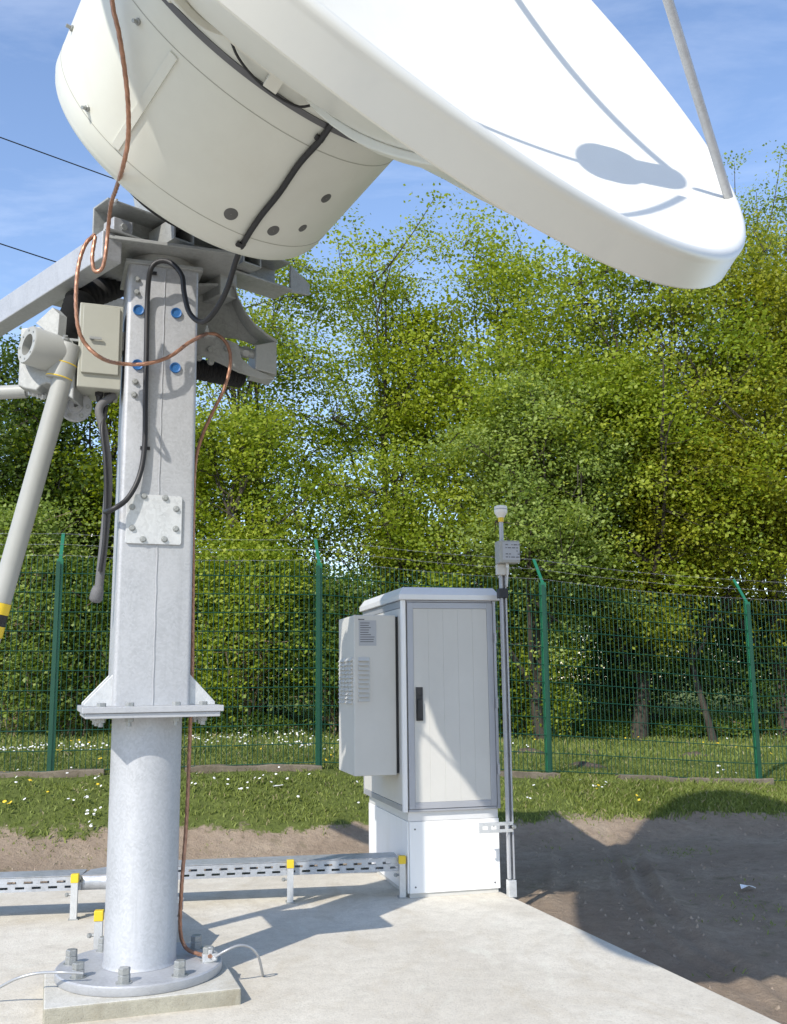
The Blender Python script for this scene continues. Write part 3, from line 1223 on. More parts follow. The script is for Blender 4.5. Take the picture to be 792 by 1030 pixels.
    m.build('clamp_bolt', M['bolt'], ch, 30)
    # hollow square arms under the drum
    for a in (-0.02, 0.42):
        m = MB()
        s_ = 0.062
        for c_, hh in (((s_ - .005, 0), (.005, s_)), ((-s_ + .005, 0), (.005, s_)), ((0, s_ - .005), (s_ - .0105, .005)), ((0, -s_ + .005), (s_ - .0105, .005))):
            m.box(C(a + c_[0], 0.13, zb + .085 + c_[1]), (hh[0], 0.13, hh[1]), (LA, HZ, ZUP))
        m.build('square_arm', M['galv_dark'], dish, 0, bevel=0.002)
    # right hand lugs below the drum
    m = MB()
    m.prism([C(0.783, .14, zb), C(.93, .14, zb + .02), C(.93, .14, zb + .09), C(.783, .14, zb + .17)], -HZ * .014)
    m.build('end_lug', M['galv_dark'], dish, 0, bevel=0.003)
    for a in (-.08, .36):
        m = MB()
        m.prism([C(a - .009, .16, zb + .19), C(a - .009, -.1, zb + .19), C(a - .009, -.24, zb + .62), C(a - .009, .05, zb + .80)], LA * .018)
        m.build('elevation_yoke', M['galv_dark'], dish, 0, bevel=0.003)
    # long beams running back from under the channel
    for a in (-.37, .34):
        m = MB()
        m.box(C(a, -0.78, zc - 0.040), (0.055, 0.93, 0.0745), (LA, HZ, ZUP))
        bmo = m.build('mount_beam', M['galv'] if a < 0 else M['galv_dark'], dish, 0, bevel=0.006)
        if a > 0:
            bmo.location = (0, 0, 0)
    m = MB()
    m.box(C(-0.02, -0.60, zc - 0.05), (0.294, 0.08, 0.045), (LA, HZ, ZUP))
    m.build('beam_tie', M['galv_dark'], dish, 0, bevel=0.004)
    # earthing clamps on the channel end
    for (a, h, z) in ((-.37, .14, zt - .02), (-.39, .10, zb - .004)):
        m = MB()
        p = C(a, h, z)
        m.box(p, (.014, .02, .01), (LA, HZ, ZUP))
        m.hexbolt(p + ZUP * .01, ZUP, .011, .012, .012, .006)
        m.hexbolt(p + LA * .0 + HZ * .02, HZ, .010, .010, .012, .006)
        m.build('earth_clamp', M['galv_light'], dish, 30)
    return C, zc, zb, zt


CF, zc, zb, zt = build_dish()


# ------------------------------------------------------------------ cables
def cable(name, path, r, mat, label, cat='cable', lobes=0, twist=0, n=10, step=0.02, group=None):
    p = resample(path, step)
    m = MB()
    m.tube(p, r, n, True, lobes, twist)
    o = m.build(name, mat, None, 70)
    tag(o, label, cat, group)
    return o


drum_pts = []
for q in ((337, 119), (322, 141), (301, 165), (281, 194), (262, 218), (247, 241)):
    p, nn = drum_hit(*q, 0.016)
    if p is not None:
        drum_pts.append(p)
fo = 0.022
pA = drum_pts + [at(239, 258, 4.36), at(228, 292, 4.45), at(215, 315, 4.58), at(203, 324, 4.74), at(191, 315, 4.80), at(185.5, 295, 4.82), at(183, 277, 4.83),
                 at(172, 264.5, 4.84), at(160, 263, 4.84), at(151.5, 272, 4.84)] + \
    [fp(148.5, 300, fo), fp(147.5, 350, fo), fp(146.5, 400, fo), fp(145.5, 450, fo), fp(140, 480, fo + .01), fp(128, 502, fo + .03), fp(113, 512.5, fo + .04), fp(106, 515, -.03)]
cable('black_cable', spline(pA), 0.0135, M['rubber'], 'thick black cable hanging from the drum and running down the mast face')
for q in ((321.5, 139), (242, 246)):
    p, nn = drum_hit(*q, 0.012)
    if p is not None:
        m = MB()
        m.box(p, (0.021, 0.012, 0.007), (unit(np.cross(nn, DN)), DN, nn))
        o = m.build('cable_clamp', M['rubber'], dish, 0, bevel=0.002)
pB = [P(-0.225, -0.07, at(98, 396, 4.95)[2])] + [at(x, y, 4.93) for x, y in ((100, 410), (104, 432), (108, 460), (109, 490), (107, 520), (104, 552), (101, 578), (98.5, 604))]
cable('conduit', spline(pB), 0.021, M['gasket'], 'dark grey flexible conduit dangling from the junction box beside the mast', 'conduit', n=12)
pB2 = [at(107, 396, 4.97), at(106, 415, 4.95), at(103, 432, 4.90), at(106, 462, 4.89), at(107, 500, 4.89), at(105, 545, 4.89), at(101, 575, 4.9)]
cable('black_cable', spline(pB2), 0.011, M['rubber'], 'thinner black cable leaving the junction box and following the conduit down')
m = MB()
e0 = at(98.8, 600, 4.93)
m.lathe([(0.005, 0.0), (0.024, 0.005), (0.031, 0.03), (0.033, 0.07), (0.02, 0.085), (0.001, 0.088)], e0 + ZUP * .055, unit((-0.15, 0, -1)), 18)
tag(m.build('cable_boot', M['gasket'], None, 60), 'dark grey rubber boot on the lower end of the hanging conduit', 'cable boot')


def copper(path, label, r=0.0092):
    return cable('copper_cable', path, r, M['copper'], label, 'earthing cable', lobes=5, twist=140, n=20, step=0.006, group='copper earthing cables')


top0 = []
for q in ((113, -60), (113, 0), (119.5, 32), (125.5, 70), (129, 105), (129, 140), (124, 167)):
    p, nn = drum_hit(*q, 0.06)
    top0.append((q, p))
pts = []
for (q, p) in top0:
    Yq = 4.32 - 0.0006 * (q[1])
    pts.append(at(q[0], q[1], Yq if p is None else min(p[1], Yq)))
CH_T = CF(-.40, .14, zt - .01)
CH_B = CF(-.43, .10, zb - .012)
top_end = CH_T + HZ * .01 + ZUP * .0
c1 = pts + [at(117, 190, 4.12), at(112, 205, 4.30), at(109, 230, 4.48), at(106, 258, 4.49), at(102, 271, 4.5), at(95, 272, 4.5), at(93, 258, 4.5), at(96, 238, 4.52)]
copper(spline(c1), 'copper braid hanging down over the drum side to the mount channel')
c2 = [at(95.5, 236, 4.53), at(86, 246, 4.5), at(79, 268, 4.48), at(76.5, 300, 4.48), at(79, 330, 4.5), at(87, 347, 4.53), at(102, 360, 4.56)] + \
    [fp(120, 365.5, .10), fp(146, 366, .10), fp(170, 359, .09), fp(189, 345.5, .05), bp(199, 340, -0.215), bp(203.5, 337.5, -0.13), bp(208, 335.5, -0.015)]
copper(spline(c2), 'copper braid looping across the mast face below the junction box top')
c3 = [bp(208, 335.5, -0.015), bp(219, 337, -.03), bp(229, 347, -.05), bp(232, 365, -.06), bp(226, 390, -.05), bp(214, 415, -.03), bp(203, 440, 0.0), bp(196.5, 468, .02),
      bp(194.8, 520, .02), bp(194.3, 600, .03), bp(193.5, 680, .04), bp(192, 715, .05), bp(190.5, 760, .05), bp(187.5, 830, .03), bp(183, 890, .0)]
fl_p = MC + np.array([.29, -.12, FL_TOP + .02])
c3 += [ground_at(181.5, 935, FL_TOP + .12), ground_at(187, 953, FL_TOP + .03), ground_at(198, 959, FL_TOP + .02), ground_at(212, 962, FL_TOP + .03)]
copper(spline(c3), 'copper braid dropping along the right edge of the mast to its base flange')

m = MB()
gp = ground_at(211, 963, FL_TOP + 0.02)
m.box(gp + ZUP * 0.0, (.035, .016, .018), (mu, mv, ZUP))
m.hexbolt(gp + ZUP * .018, ZUP, .016, .018, .012, .008)
m.hexbolt(gp + mu * .02 - mv * .016, -mv, .014, .014, .01, .007)
tag(m.build('ground_clamp', M['galv_light'], None, 30, bevel=0.002), 'steel earth clamp with bolts joining the copper braid to the base flange', 'clamp')
w = [ground_at(214, 964, FL_TOP + .02), ground_at(226, 957, .17), ground_at(240, 951, .19), ground_at(252, 953, .17), ground_at(260, 962, .12), ground_at(264, 978, .03), ground_at(265, 983, -.01)]
cable('earth_wire', spline(w), 0.0065, M['grey_wire'], 'grey wire arching from the clamp down to the concrete right of the plinth', 'wire', n=8, group='grey earth wires')
w = [ground_at(84, 979, FL_TOP + .04), ground_at(60, 978, FL_TOP + .05), ground_at(38, 979, .15), ground_at(18, 984, .13), ground_at(0, 993, .08), ground_at(-25, 1006, .02), ground_at(-60, 1015, .008)]
cable('earth_wire', spline(w), 0.0065, M['grey_wire'], 'grey wire leaving a flange bolt to the left over the concrete', 'wire', n=8, group='grey earth wires')
# thin black wires between drum and reflector
pts = []
for q in ((231, 36), (240, 58), (258, 80), (280, 97), (300, 107), (312, 106)):
    p, nn = drum_hit(q[0], q[1], 0.03)
    if p is not None:
        pts.append(p)
if len(pts) > 3:
    cable('thin_wire', spline(pts), 0.0055, M['rubber'], 'thin black wire sagging between the drum and the back of the dish', 'wire', n=7)

# ------------------------------------------------------------------ cable tray
Z_T, Z_B = 0.255, 0.17


def tray_side(p0, p1, slots=True, inset=0.0):
    """slotted side wall from p0 to p1 as a mesh with real openings"""
    d = unit(p1 - p0)
    L = np.linalg.norm(p1 - p0)
    m = MB()
    rows = [(0.0, 0.016, None), (0.016, 0.030, 0.0), (0.030, 0.048, None), (0.048, 0.062, 0.5), (0.062, Z_T - Z_B, None)]
    nrm = np.array([-d[1], d[0], 0])
    per, sl = 0.10, 0.055
    for z0, z1, ph in rows:
        if ph is None or not slots:
            m.box((p0 + p1) / 2 + ZUP * (Z_B + (z0 + z1) / 2), (L / 2, 0.001, (z1 - z0) / 2), (d, nrm, ZUP))
        else:
            x = -per * (1 - ph)
            while x < L:
                a, b = max(0, x + sl), min(L, x + per)
                if b > a:
                    m.box(p0 + d * (a + b) / 2 + ZUP * (Z_B + (z0 + z1) / 2), ((b - a) / 2, 0.001, (z1 - z0) / 2), (d, nrm, ZUP))
                x += per
    return m


def make_tray(p0, p1, width, label):
    d = unit(p1 - p0)
    nrm = np.array([-d[1], d[0], 0])
    root = thing('cable_tray', (p0 + p1) / 2 * np.array([1, 1, 0]), label, 'cable tray', 'slotted steel cable trays')
    tray_side(p0, p1).build('side_rail', M['tray'], root, 0)
    tray_side(p0 + nrm * width, p1 + nrm * width).build('side_rail', M['tray'], root, 0)
    L = np.linalg.norm(p1 - p0)
    m = MB()
    m.box((p0 + p1) / 2 + nrm * width / 2 + ZUP * (Z_B + 0.0), (L / 2, width / 2 - 0.003, 0.001), (d, nrm, ZUP))
    m.build('tray_bottom', M['tray'], root, 0)
    m = MB()
    m.box((p0 + p1) / 2 + nrm * width / 2 + ZUP * (Z_T + 0.004), (L / 2, width / 2 + 0.006, 0.0015), (d, nrm, ZUP))
    m.build('tray_lid', M['tray'], root, 0)
    return root


LG1, LG2, LG3, LG0 = ground_at(74, 925), ground_at(292, 908), ground_at(405, 903), ground_at(98, 971)
Td = unit(LG3 - LG2)
Tn = np.array([-Td[1], Td[0], 0])
bendR = LG2 - Td * 1.02 + Tn * 0.03
bendL = LG1 + np.array([0.03, 0.03, 0])
tl0 = ground_at(-160, 915)
tA = make_tray(bendR, LG3 + Tn * 0.03 - Td * 0.02, 0.2, 'long slotted cable tray between the mast and the grey cabinet')
dl = unit(bendL - ground_at(0, 934))
dl = unit(np.array([bendL[0] - tl0[0], 0.13 * (bendL[0] - tl0[0]), 0]))
tB = make_tray(bendL - dl * 2.4, bendL + dl * 0.0, 0.2, 'slotted cable tray running off to the left edge of the photo')
# curved link piece
root = thing('tray_bend', bendL, 'smooth curved bend joining the cable trays behind the mast', 'cable tray bend')
outer = spline([bendL, bendL + dl * 0.16 - np.array([0, .004, 0]), bendL + dl * .30 - np.array([0, .05, 0]), LG0 + np.array([.12, .32, 0])], 8)
m = MB()
vs, fs = [], []
for p in outer:
    vs += [p + ZUP * Z_B, p + ZUP * Z_T]
fs = [(2 * i, 2 * i + 2, 2 * i + 3, 2 * i + 1) for i in range(len(outer) - 1)]
m.add(vs, fs)
o = m.build('bend_side', M['tray'], root, 60)
o.modifiers.new('solid', 'SOLIDIFY').thickness = 0.003
m = MB()
A0 = bendL + ZUP * (Z_T + .0035)
poly = [p + ZUP * (Z_T + .0025) for p in outer] + [LG0 + np.array([.36, .34, Z_T + .0025]), bendR + ZUP * (Z_T + .0025), bendR + Tn * .2 + ZUP * (Z_T + .0025), bendL + np.array([0, .2, Z_T + .0025])]
m.prism(poly, (0, 0, .002))
m.build('bend_lid', M['tray'], root, 0)
m = MB()
q0, q1 = LG0 + np.array([.36, .34, 0]), bendR
for p_, q_ in ((q0, q1),):
    m.add([p_ + ZUP * Z_B, q_ + ZUP * Z_B, q_ + ZUP * Z_T, p_ + ZUP * Z_T], [(0, 1, 2, 3)])
o = m.build('bend_side', M['tray'], root, 0)
o.modifiers.new('solid', 'SOLIDIFY').thickness = 0.003
make_tray(LG0 + np.array([.36, .0, 0]), LG0 + np.array([.37, .35, 0]), 0.23, 'short slotted tray stub between the bend and the mast foot')

SUP = thing('tray_support', (0, 0, 0), 'yellow-capped slotted strut holding the tray at the cabinet corner', 'tray support', 'yellow-capped tray supports')


def make_support():
    m = MB()
    h = 0.27
    w = 0.0205
    t_ = 0.0018
    m.box((0, -0.018, h / 2), (w, t_, h / 2))
    m.box((-w + t_, 0.0, h / 2), (t_, 0.0162, h / 2))
    m.box((w - t_, 0.0, h / 2), (t_, 0.0162, h / 2))
    m.build('strut', M['galv_light'], SUP, 0)
    m = MB()
    m.box((0, -0.001, h - 0.022), (w + .003, 0.022, 0.026))
    m.build('end_cap', M['yellow'], SUP, 0, bevel=0.003)
    m = MB()
    m.box((0, 0.01, 0.004), (0.03, 0.035, 0.0035))
    m.tube([(0.0, 0.03, .008), (0.0, 0.03, .03)], 0.014, 6)
    m.build('foot', M['galv_dark'], SUP, 0)
    m = MB()
    m.tube([(-w - .001, 0, .15), (-w - .02, 0, .15)], 0.008, 8)
    m.tube([(-w - .02, 0, .15), (-w - .03, -.01, .15)], 0.013, 6)
    m.build('side_bolt', M['bolt'], SUP, 30)


def copy_tree(o, parent=None):
    c = o.copy()
    COL.objects.link(c)
    if parent is not None:
        c.parent = parent
    for ch in [x for x in bpy.data.objects if x.parent == o]:
        copy_tree(ch, c)
    return c


make_support()
SUP.location = tuple(LG3)
SUP.rotation_euler = (0, 0, R(8))
for p, lab in ((LG2, 'yellow-capped slotted strut under the middle of the tray between mast and cabinet'),
               (LG1, 'yellow-capped slotted strut left of the mast at the tray bend'),
               (LG0, 'yellow-capped slotted strut half hidden behind the foot of the mast')):
    c = copy_tree(SUP)
    c.location = tuple(p)
    c.rotation_euler = (0, 0, R(8))
    c['label'] = lab

# ------------------------------------------------------------------ equipment cabinet
CB = ground_at(411.3, 904)
cu, cv = U, V
cab = thing('equipment_cabinet', CB, 'tall light grey outdoor equipment cabinet on a white plinth at the pad edge', 'cabinet')
CW, CD = 0.66, 1.18


def K(u, v, z):
    return CB + cu * (u + body_shift[0]) + cv * (v + body_shift[1]) + ZUP * z


def zc_at(y, px=410):
    return at(px, y, CB[1])[2]


z_p1, z_c0, z_c1, z_r1 = zc_at(827), zc_at(817), zc_at(604), zc_at(592)
kax = (cu, cv, ZUP)


def kbox(m, u0, u1, v0, v1, z0, z1):
    return m.box(K((u0 + u1) / 2, (v0 + v1) / 2, (z0 + z1) / 2), ((u1 - u0) / 2, (v1 - v0) / 2, (z1 - z0) / 2), kax)


body_shift = [0.0, 0.0]


def build_cabinet():
    CW, CD = 0.66, 1.18
    m = MB()
    kbox(m, 0.012, CW - .012, 0.012, CD - .012, 0.0, z_p1)
    pl = m.build('plinth', M['cab'], cab, 0)
    m = MB()
    kbox(m, 0.012, CW, -0.0, 0.0115, 0.03, z_p1)
    f = m.build('front_panel', M['white'], pl, 0, bevel=0.002)
    m = MB()
    kbox(m, -0.0, 0.0115, 0.014, CD, 0.03, z_p1)
    m.build('side_panel', M['white'], pl, 0, bevel=0.002)
    m = MB()
    for u, z in ((.05, .07), (CW - .04, .07), (.05, z_p1 - .05), (CW - .04, z_p1 - .05)):
        p = K(u, 0, z)
        m.tube([p, p - cv * .003], .006, 10)
    m.build('panel_screws', M['ink'], pl, 30)
    # collar
    m = MB()
    kbox(m, 0.004, CW - .004, 0.004, CD - .004, z_p1 + .002, z_c0)
    m.build('collar', M['cab_post'], cab, 0, bevel=0.002)
    # body, a little larger than the plinth
    body_shift[:] = [-.030, -.022]
    CW, CD = 0.70, 1.24
    m = MB()
    kbox(m, 0.02, CW - .02, 0.02, CD - .02, z_c0 + .002, z_c1)
    m.build('body', M['cab'], cab, 0)
    # aluminium frame: rails and rounded corner posts
    z0, z1 = z_c0 + .002, z_c1
    for (u0, u1, v0, v1, za, zb_) in ((.032, CW - .032, -.004, .0195, z0, z0 + .016), (.032, CW - .032, -.004, .0195, z1 - .012, z1),
                                     (-.004, .0195, .032, CD - .032, z0, z0 + .04), (-.004, .0195, .032, CD - .032, z1 - .05, z1)):
        m = MB()
        kbox(m, u0, u1, v0, v1, za, zb_)
        m.build('frame_rail', M['cab_frame'], cab, 0, bevel=0.003)
    for u, v in ((0, 0), (CW, 0), (0, CD), (CW, CD)):
        m = MB()
        su, sv = (1 if u == 0 else -1), (1 if v == 0 else -1)
        pts = []
        r = 0.03
        for i in range(7):
            a = R(180 + 90 * i / 6)
            pts.append((u + su * (r + r * math.cos(a)) - su * .006, v + sv * (r + r * math.sin(a)) - sv * .006))
        pts += [(u + su * .0315, v + sv * .019), (u + su * .019, v + sv * .0315)]
        m.prism([K(a, b, z0) for a, b in pts], ZUP * (z1 - z0))
        m.build('corner_post', M['cab_post'] if (u == 0 and v == 0) else M['cab_frame'], cab, 40)
    # door with inner frame and shallow grooves
    d0, d1 = 0.036, CW - 0.030
    zz0, zz1 = z0 + .019, z1 - .015
    m = MB()
    fw = .042
    kbox(m, d0, d0 + fw, -.010, .0195, zz0, zz1)
    kbox(m, d1 - fw, d1, -.010, .0195, zz0, zz1)
    kbox(m, d0 + fw, d1 - fw, -.010, .0195, zz0, zz0 + fw)
    kbox(m, d0 + fw, d1 - fw, -.010, .0195, zz1 - fw, zz1)
    door = m.build('door', M['cab_frame'], cab, 0, bevel=0.002)
    m = MB()
    n = 5
    a0, a1 = d0 + fw + .001, d1 - fw - .001
    for i in range(n):
        x0 = a0 + (a1 - a0) * i / n
        x1 = a0 + (a1 - a0) * (i + 1) / n
        kbox(m, x0 + .0002, x1 - .0002, -.0065, .0195, zz0 + fw + .001, zz1 - fw - .001)
    m.build('door_panel', M['cab'], door, 0, bevel=0.0008)
    hx = (on_plane(422, 708, K(0, -.01, 0), cv) - K(0, 0, 0))
    hu, hz = hx @ cu, hx[2]
    m = MB()
    kbox(m, hu - .024, hu + .024, -.020, -.0067, hz - .115, hz + .115)
    kbox(m, hu - .016, hu + .016, -.036, -.0205, hz - .10, hz + .03)
    m.tube([K(hu, -.0205, hz + .07), K(hu, -.026, hz + .07)], .014, 16)
    m.build('door_handle', M['rubber'], door, 0, bevel=0.004)
    m = MB()
    for z in (zz0 + .25, (zz0 + zz1) / 2, zz1 - .25):
        m.tube([K(CW - .012, -.018, z - .035), K(CW - .012, -.018, z + .035)], .008, 10)
    m.build('door_hinges', M['cab_frame'], door, 40)
    # left side panel
    m = MB()
    kbox(m, -.001, .0195, .034, CD - .034, z0 + .042, z1 - .052)
    m.build('side_wall', M['cab'], cab, 0, bevel=0.002)
    # roof cap with sloped brim
    m = MB()
    ov = .025
    lo = [K(-ov, -ov, z_c1 + .002), K(CW + ov, -ov, z_c1 + .002), K(CW + ov, CD + ov, z_c1 + .002), K(-ov, CD + ov, z_c1 + .002)]
    mid = [p + ZUP * .038 for p in lo]
    i_ = .035
    hi = [K(-ov + i_, -ov + i_, z_r1 + .01), K(CW + ov - i_, -ov + i_, z_r1 + .01), K(CW + ov - i_, CD + ov - i_, z_r1 + .01), K(-ov + i_, CD + ov - i_, z_r1 + .01)]
    vs = lo + mid + hi
    fs = [(3, 2, 1, 0), (8, 9, 10, 11)]
    for L_ in (0, 4):
        for i in range(4):
            j = (i + 1) % 4
            fs.append((L_ + i, L_ + j, L_ + 4 + j, L_ + 4 + i))
    m.add(vs, fs)
    m.build('roof_cap', M['cab_post'], cab, 0, bevel=0.006, seg=3)
    # side cooling unit
    vN = K(0, .10, 0)
    un = on_plane(356.5, 700, vN, cv) - K(0, 0, 0)
    us = un @ cu
    z_lo, z_hi = on_plane(357, 781, vN, cv)[2], on_plane(357, 618.5, vN, cv)[2]
    v0, v1 = .10, .64
    m = MB()
    kbox(m, us, -.022, v0, v1, z_lo, z_hi)
    su = m.build('cooling_unit', M['cab'], cab, 0, bevel=0.006)
    m = MB()
    kbox(m, -.0215, -.0045, v0 + .012, v1 - .01, z_lo + .012, z_hi - .01)
    m.build('unit_gasket', M['rubber'], su, 0)
    lb = [on_plane(*q, vN, cv) for q in ((361, 624), (378.5, 624), (378.5, 649.5), (361, 649.5))]
    u_a, u_b = (lb[0] - K(0, 0, 0)) @ cu, (lb[1] - K(0, 0, 0)) @ cu
    za, zb_ = lb[2][2], lb[0][2]
    m = MB()
    kbox(m, u_a, u_b, v0 - .0022, v0 - .0006, za, zb_)
    m.build('label_plate', M['label'], su, 0)
    m = MB()
    rs = random.Random(4)
    for i in range(9):
        z = zb_ - .018 - i * (zb_ - za - .03) / 9
        wd = (u_b - u_a) * rs.uniform(.45, .85)
        kbox(m, u_a + .01, u_a + .01 + wd, v0 - .0032, v0 - .0023, z - .0032, z + .0025)
    m.build('label_lines', M['ink'], su, 0)
    # louvres: raised hoods on both faces
    def hood(m, c, du, dn, w, h, dp):
        a, b = c - du * w / 2, c + du * w / 2
        vs = [a, b, b - ZUP * h + dn * dp, a - ZUP * h + dn * dp, a - ZUP * h, b - ZUP * h]
        m.add(vs, [(0, 1, 2, 3), (3, 2, 5, 4), (0, 3, 4), (1, 5, 2)])
    z_a, z_b = on_plane(365, 661, vN, cv)[2], on_plane(365, 704, vN, cv)[2]
    uc = ((on_plane(361, 680, vN, cv) - K(0, 0, 0)) @ cu + (on_plane(371, 680, vN, cv) - K(0, 0, 0)) @ cu) / 2
    m = MB()
    for i in range(10):
        z = z_a - (z_a - z_b) * i / 9.5
        hood(m, K(uc, v0 - .0005, z), cu, -cv, .08, .026, .020)
    m.build('louvre_front', M['cab'], su, 0)
    m = MB()
    for j in range(4):
        for i in range(11):
            z = z_a - (z_a - z_b) * i / 10.0
            hood(m, K(us - .0005, v0 + .09 + j * .115, z), cv, -cu, .09, .025, .018)
    m.build('louvre_side', M['cab'], su, 0)
    m = MB()
    kbox(m, us + .03, us + .075, v0 - .0015, v0 - .0006, z_hi - .035, z_hi - .028)
    m.build('unit_mark', M['ink'], su, 0)


build_cabinet()

# ------------------------------------------------------------------ gps antenna pole
PB = ground_at(515, 902)
pole = thing('antenna_pole', PB, 'slender steel pole with a white dome antenna beside the grey cabinet', 'antenna pole')


def build_pole():
    zz = lambda y: at(505, y, PB[1])[2]
    Q = lambda u, v, z: PB + cu * u + cv * v + ZUP * z
    m = MB()
    m.box(Q(0, 0, zz(885) / 2), (.028, .028, zz(885) / 2), kax)
    m.build('foot_sleeve', M['galv_light'], pole, 0, bevel=0.003)
    # slotted channel
    m = MB()
    h0, h1 = zz(884), zz(560)
    w, t_ = .0205, .002
    m.box(Q(-w + t_, 0, (h0 + h1) / 2), (t_, .0205, (h1 - h0) / 2), kax)
    m.box(Q(w - t_, 0, (h0 + h1) / 2), (t_, .0205, (h1 - h0) / 2), kax)
    m.box(Q(0, .0186, (h0 + h1) / 2), (w - 2 * t_ - .0002, t_, (h1 - h0) / 2), kax)
    z = h0
    m.box(Q(-.0125, -.0195, (h0 + h1) / 2), (.0035, .001, (h1 - h0) / 2), kax)
    m.box(Q(.0125, -.0195, (h0 + h1) / 2), (.0035, .001, (h1 - h0) / 2), kax)
    m.build('channel', M['galv'], pole, 0)
    m = MB()
    m.tube([Q(0, -.0, zz(565)), Q(0, 0, zz(521))], .0155, 18)
    m.build('top_tube', M['galv'], pole, 40)
    m = MB()
    m.lathe([(.001, 0), (.021, 0), (.021, .034), (.001, .034)], Q(0, 0, zz(525)), ZUP, 24)
    m.build('yellow_ring', M['yellow'], pole, 40)
    m = MB()
    b = zz(525) + .031
    m.lathe([(.01, 0), (.026, 0), (.030, .012), (.042, .026), (.047, .036), (.0475, .072), (.044, .083), (.03, .088), (.001, .09)], Q(0, 0, b), ZUP, 32)
    g = m.build('dome_antenna', M['plastic_white'], pole, 50)
    m = MB()
    m.lathe([(.0476, .056), (.0482, .058), (.0482, .062), (.0476, .064)], Q(0, 0, b), ZUP, 32)
    m.build('dome_seam', M['label'], g, 50)
    # junction box
    zb0, zb1 = zz(568), zz(546)
    m = MB()
    m.box(Q(.012, -.075, (zb0 + zb1) / 2), (.076, .05, (zb1 - zb0) / 2), kax)
    bx = m.build('surge_box', M['greypaint'], pole, 0, bevel=0.006)
    m = MB()
    m.box(Q(.022, -.1262, (zb0 + zb1) / 2 + .004), (.064, .001, (zb1 - zb0) / 2 - .016), kax)
    m.build('label_plate', M['label'], bx, 0)
    m = MB()
    rs = random.Random(9)
    for i in range(5):
        z = zb1 - .03 - i * .022
        x = -.02
        while x < .08:
            wd = rs.uniform(.008, .03)
            if rs.random() < .65:
                m.box(Q(x + wd / 2, -.1277, z), (wd / 2, .0004, .0035), kax)
            x += wd + .008
    m.build('label_lines', M['ink'], bx, 0)
    m = MB()
    m.box(Q(-.012, -.03, zb0 - .04), (.045, .02, .038), kax)
    m.build('mount_plate', M['cab'], pole, 0, bevel=0.003)
    m = MB()
    m.tube([Q(.012, -.07, zb0), Q(.012, -.07, zb0 - .03)], .012, 10)
    m.tube([Q(.012, -.07, zb0 - .03), Q(.014, -.06, zb0 - .09), Q(.02, -.03, zb0 - .16)], .006, 8)
    m.build('cable_gland', M['galv_light'], pole, 40)
    m = MB()
    m.box(Q(0, 0, zz(561)), (.034, .03, .014), kax)
    m.build('tube_clamp', M['galv_light'], pole, 0, bevel=0.003)
    m = MB()
    m.box(Q(-.004, 0, zz(597)), (.034, .030, .034), kax)
    m.build('black_clamp', M['rubber'], pole, 0, bevel=0.004)
    # slotted bracket to the cabinet plinth
    zbk = zz(831)
    m = MB()
    L = 0.245
    for z0, z1 in ((-.03, -.012), (.012, .03)):
        m.box(Q(-L / 2 + .01, -.0375, zbk + (z0 + z1) / 2), (L / 2, .0015, (z1 - z0) / 2), kax)
    x = -L + .01
    while x < 0:
        m.box(Q(x + .012, -.0375, zbk), (.012, .0015, .0118), kax)
        x += .062
    m.box(Q(-L / 2 + .01, -.030, zbk + .0315), (L / 2, .0085, .0015), kax)
    m.box(Q(-L / 2 + .01, -.030, zbk - .0315), (L / 2, .0085, .0015), kax)
    m.build('slotted_bracket', M['galv_light'], pole, 0)
    m = MB()
    m.hexbolt(Q(.012, -.04, zbk), -cv, .016, .016, .012, .008)
    m.build('bracket_bolt', M['bolt'], pole, 30)


build_pole()

# ------------------------------------------------------------------ fence
fu, fv = U, V
fence = thing('fence', fc * np.array([1, 1, 0]) + ZUP * fc[2], 'green steel mesh fence with barbed wire on angled arms', 'fence')
ts = list(t_px)
step = np.mean(np.diff(ts))
ts = [ts[0] - 2 * step, ts[0] - step] + ts + [ts[-1] + step, ts[-1] + 2 * step]
zs = [float(fence_z(t)) for t in ts]
FL = lambda t, s, z: np.array([FP0[0], FP0[1], 0]) + fu * t - fv * s + ZUP * z
fax = (fu, fv, ZUP)


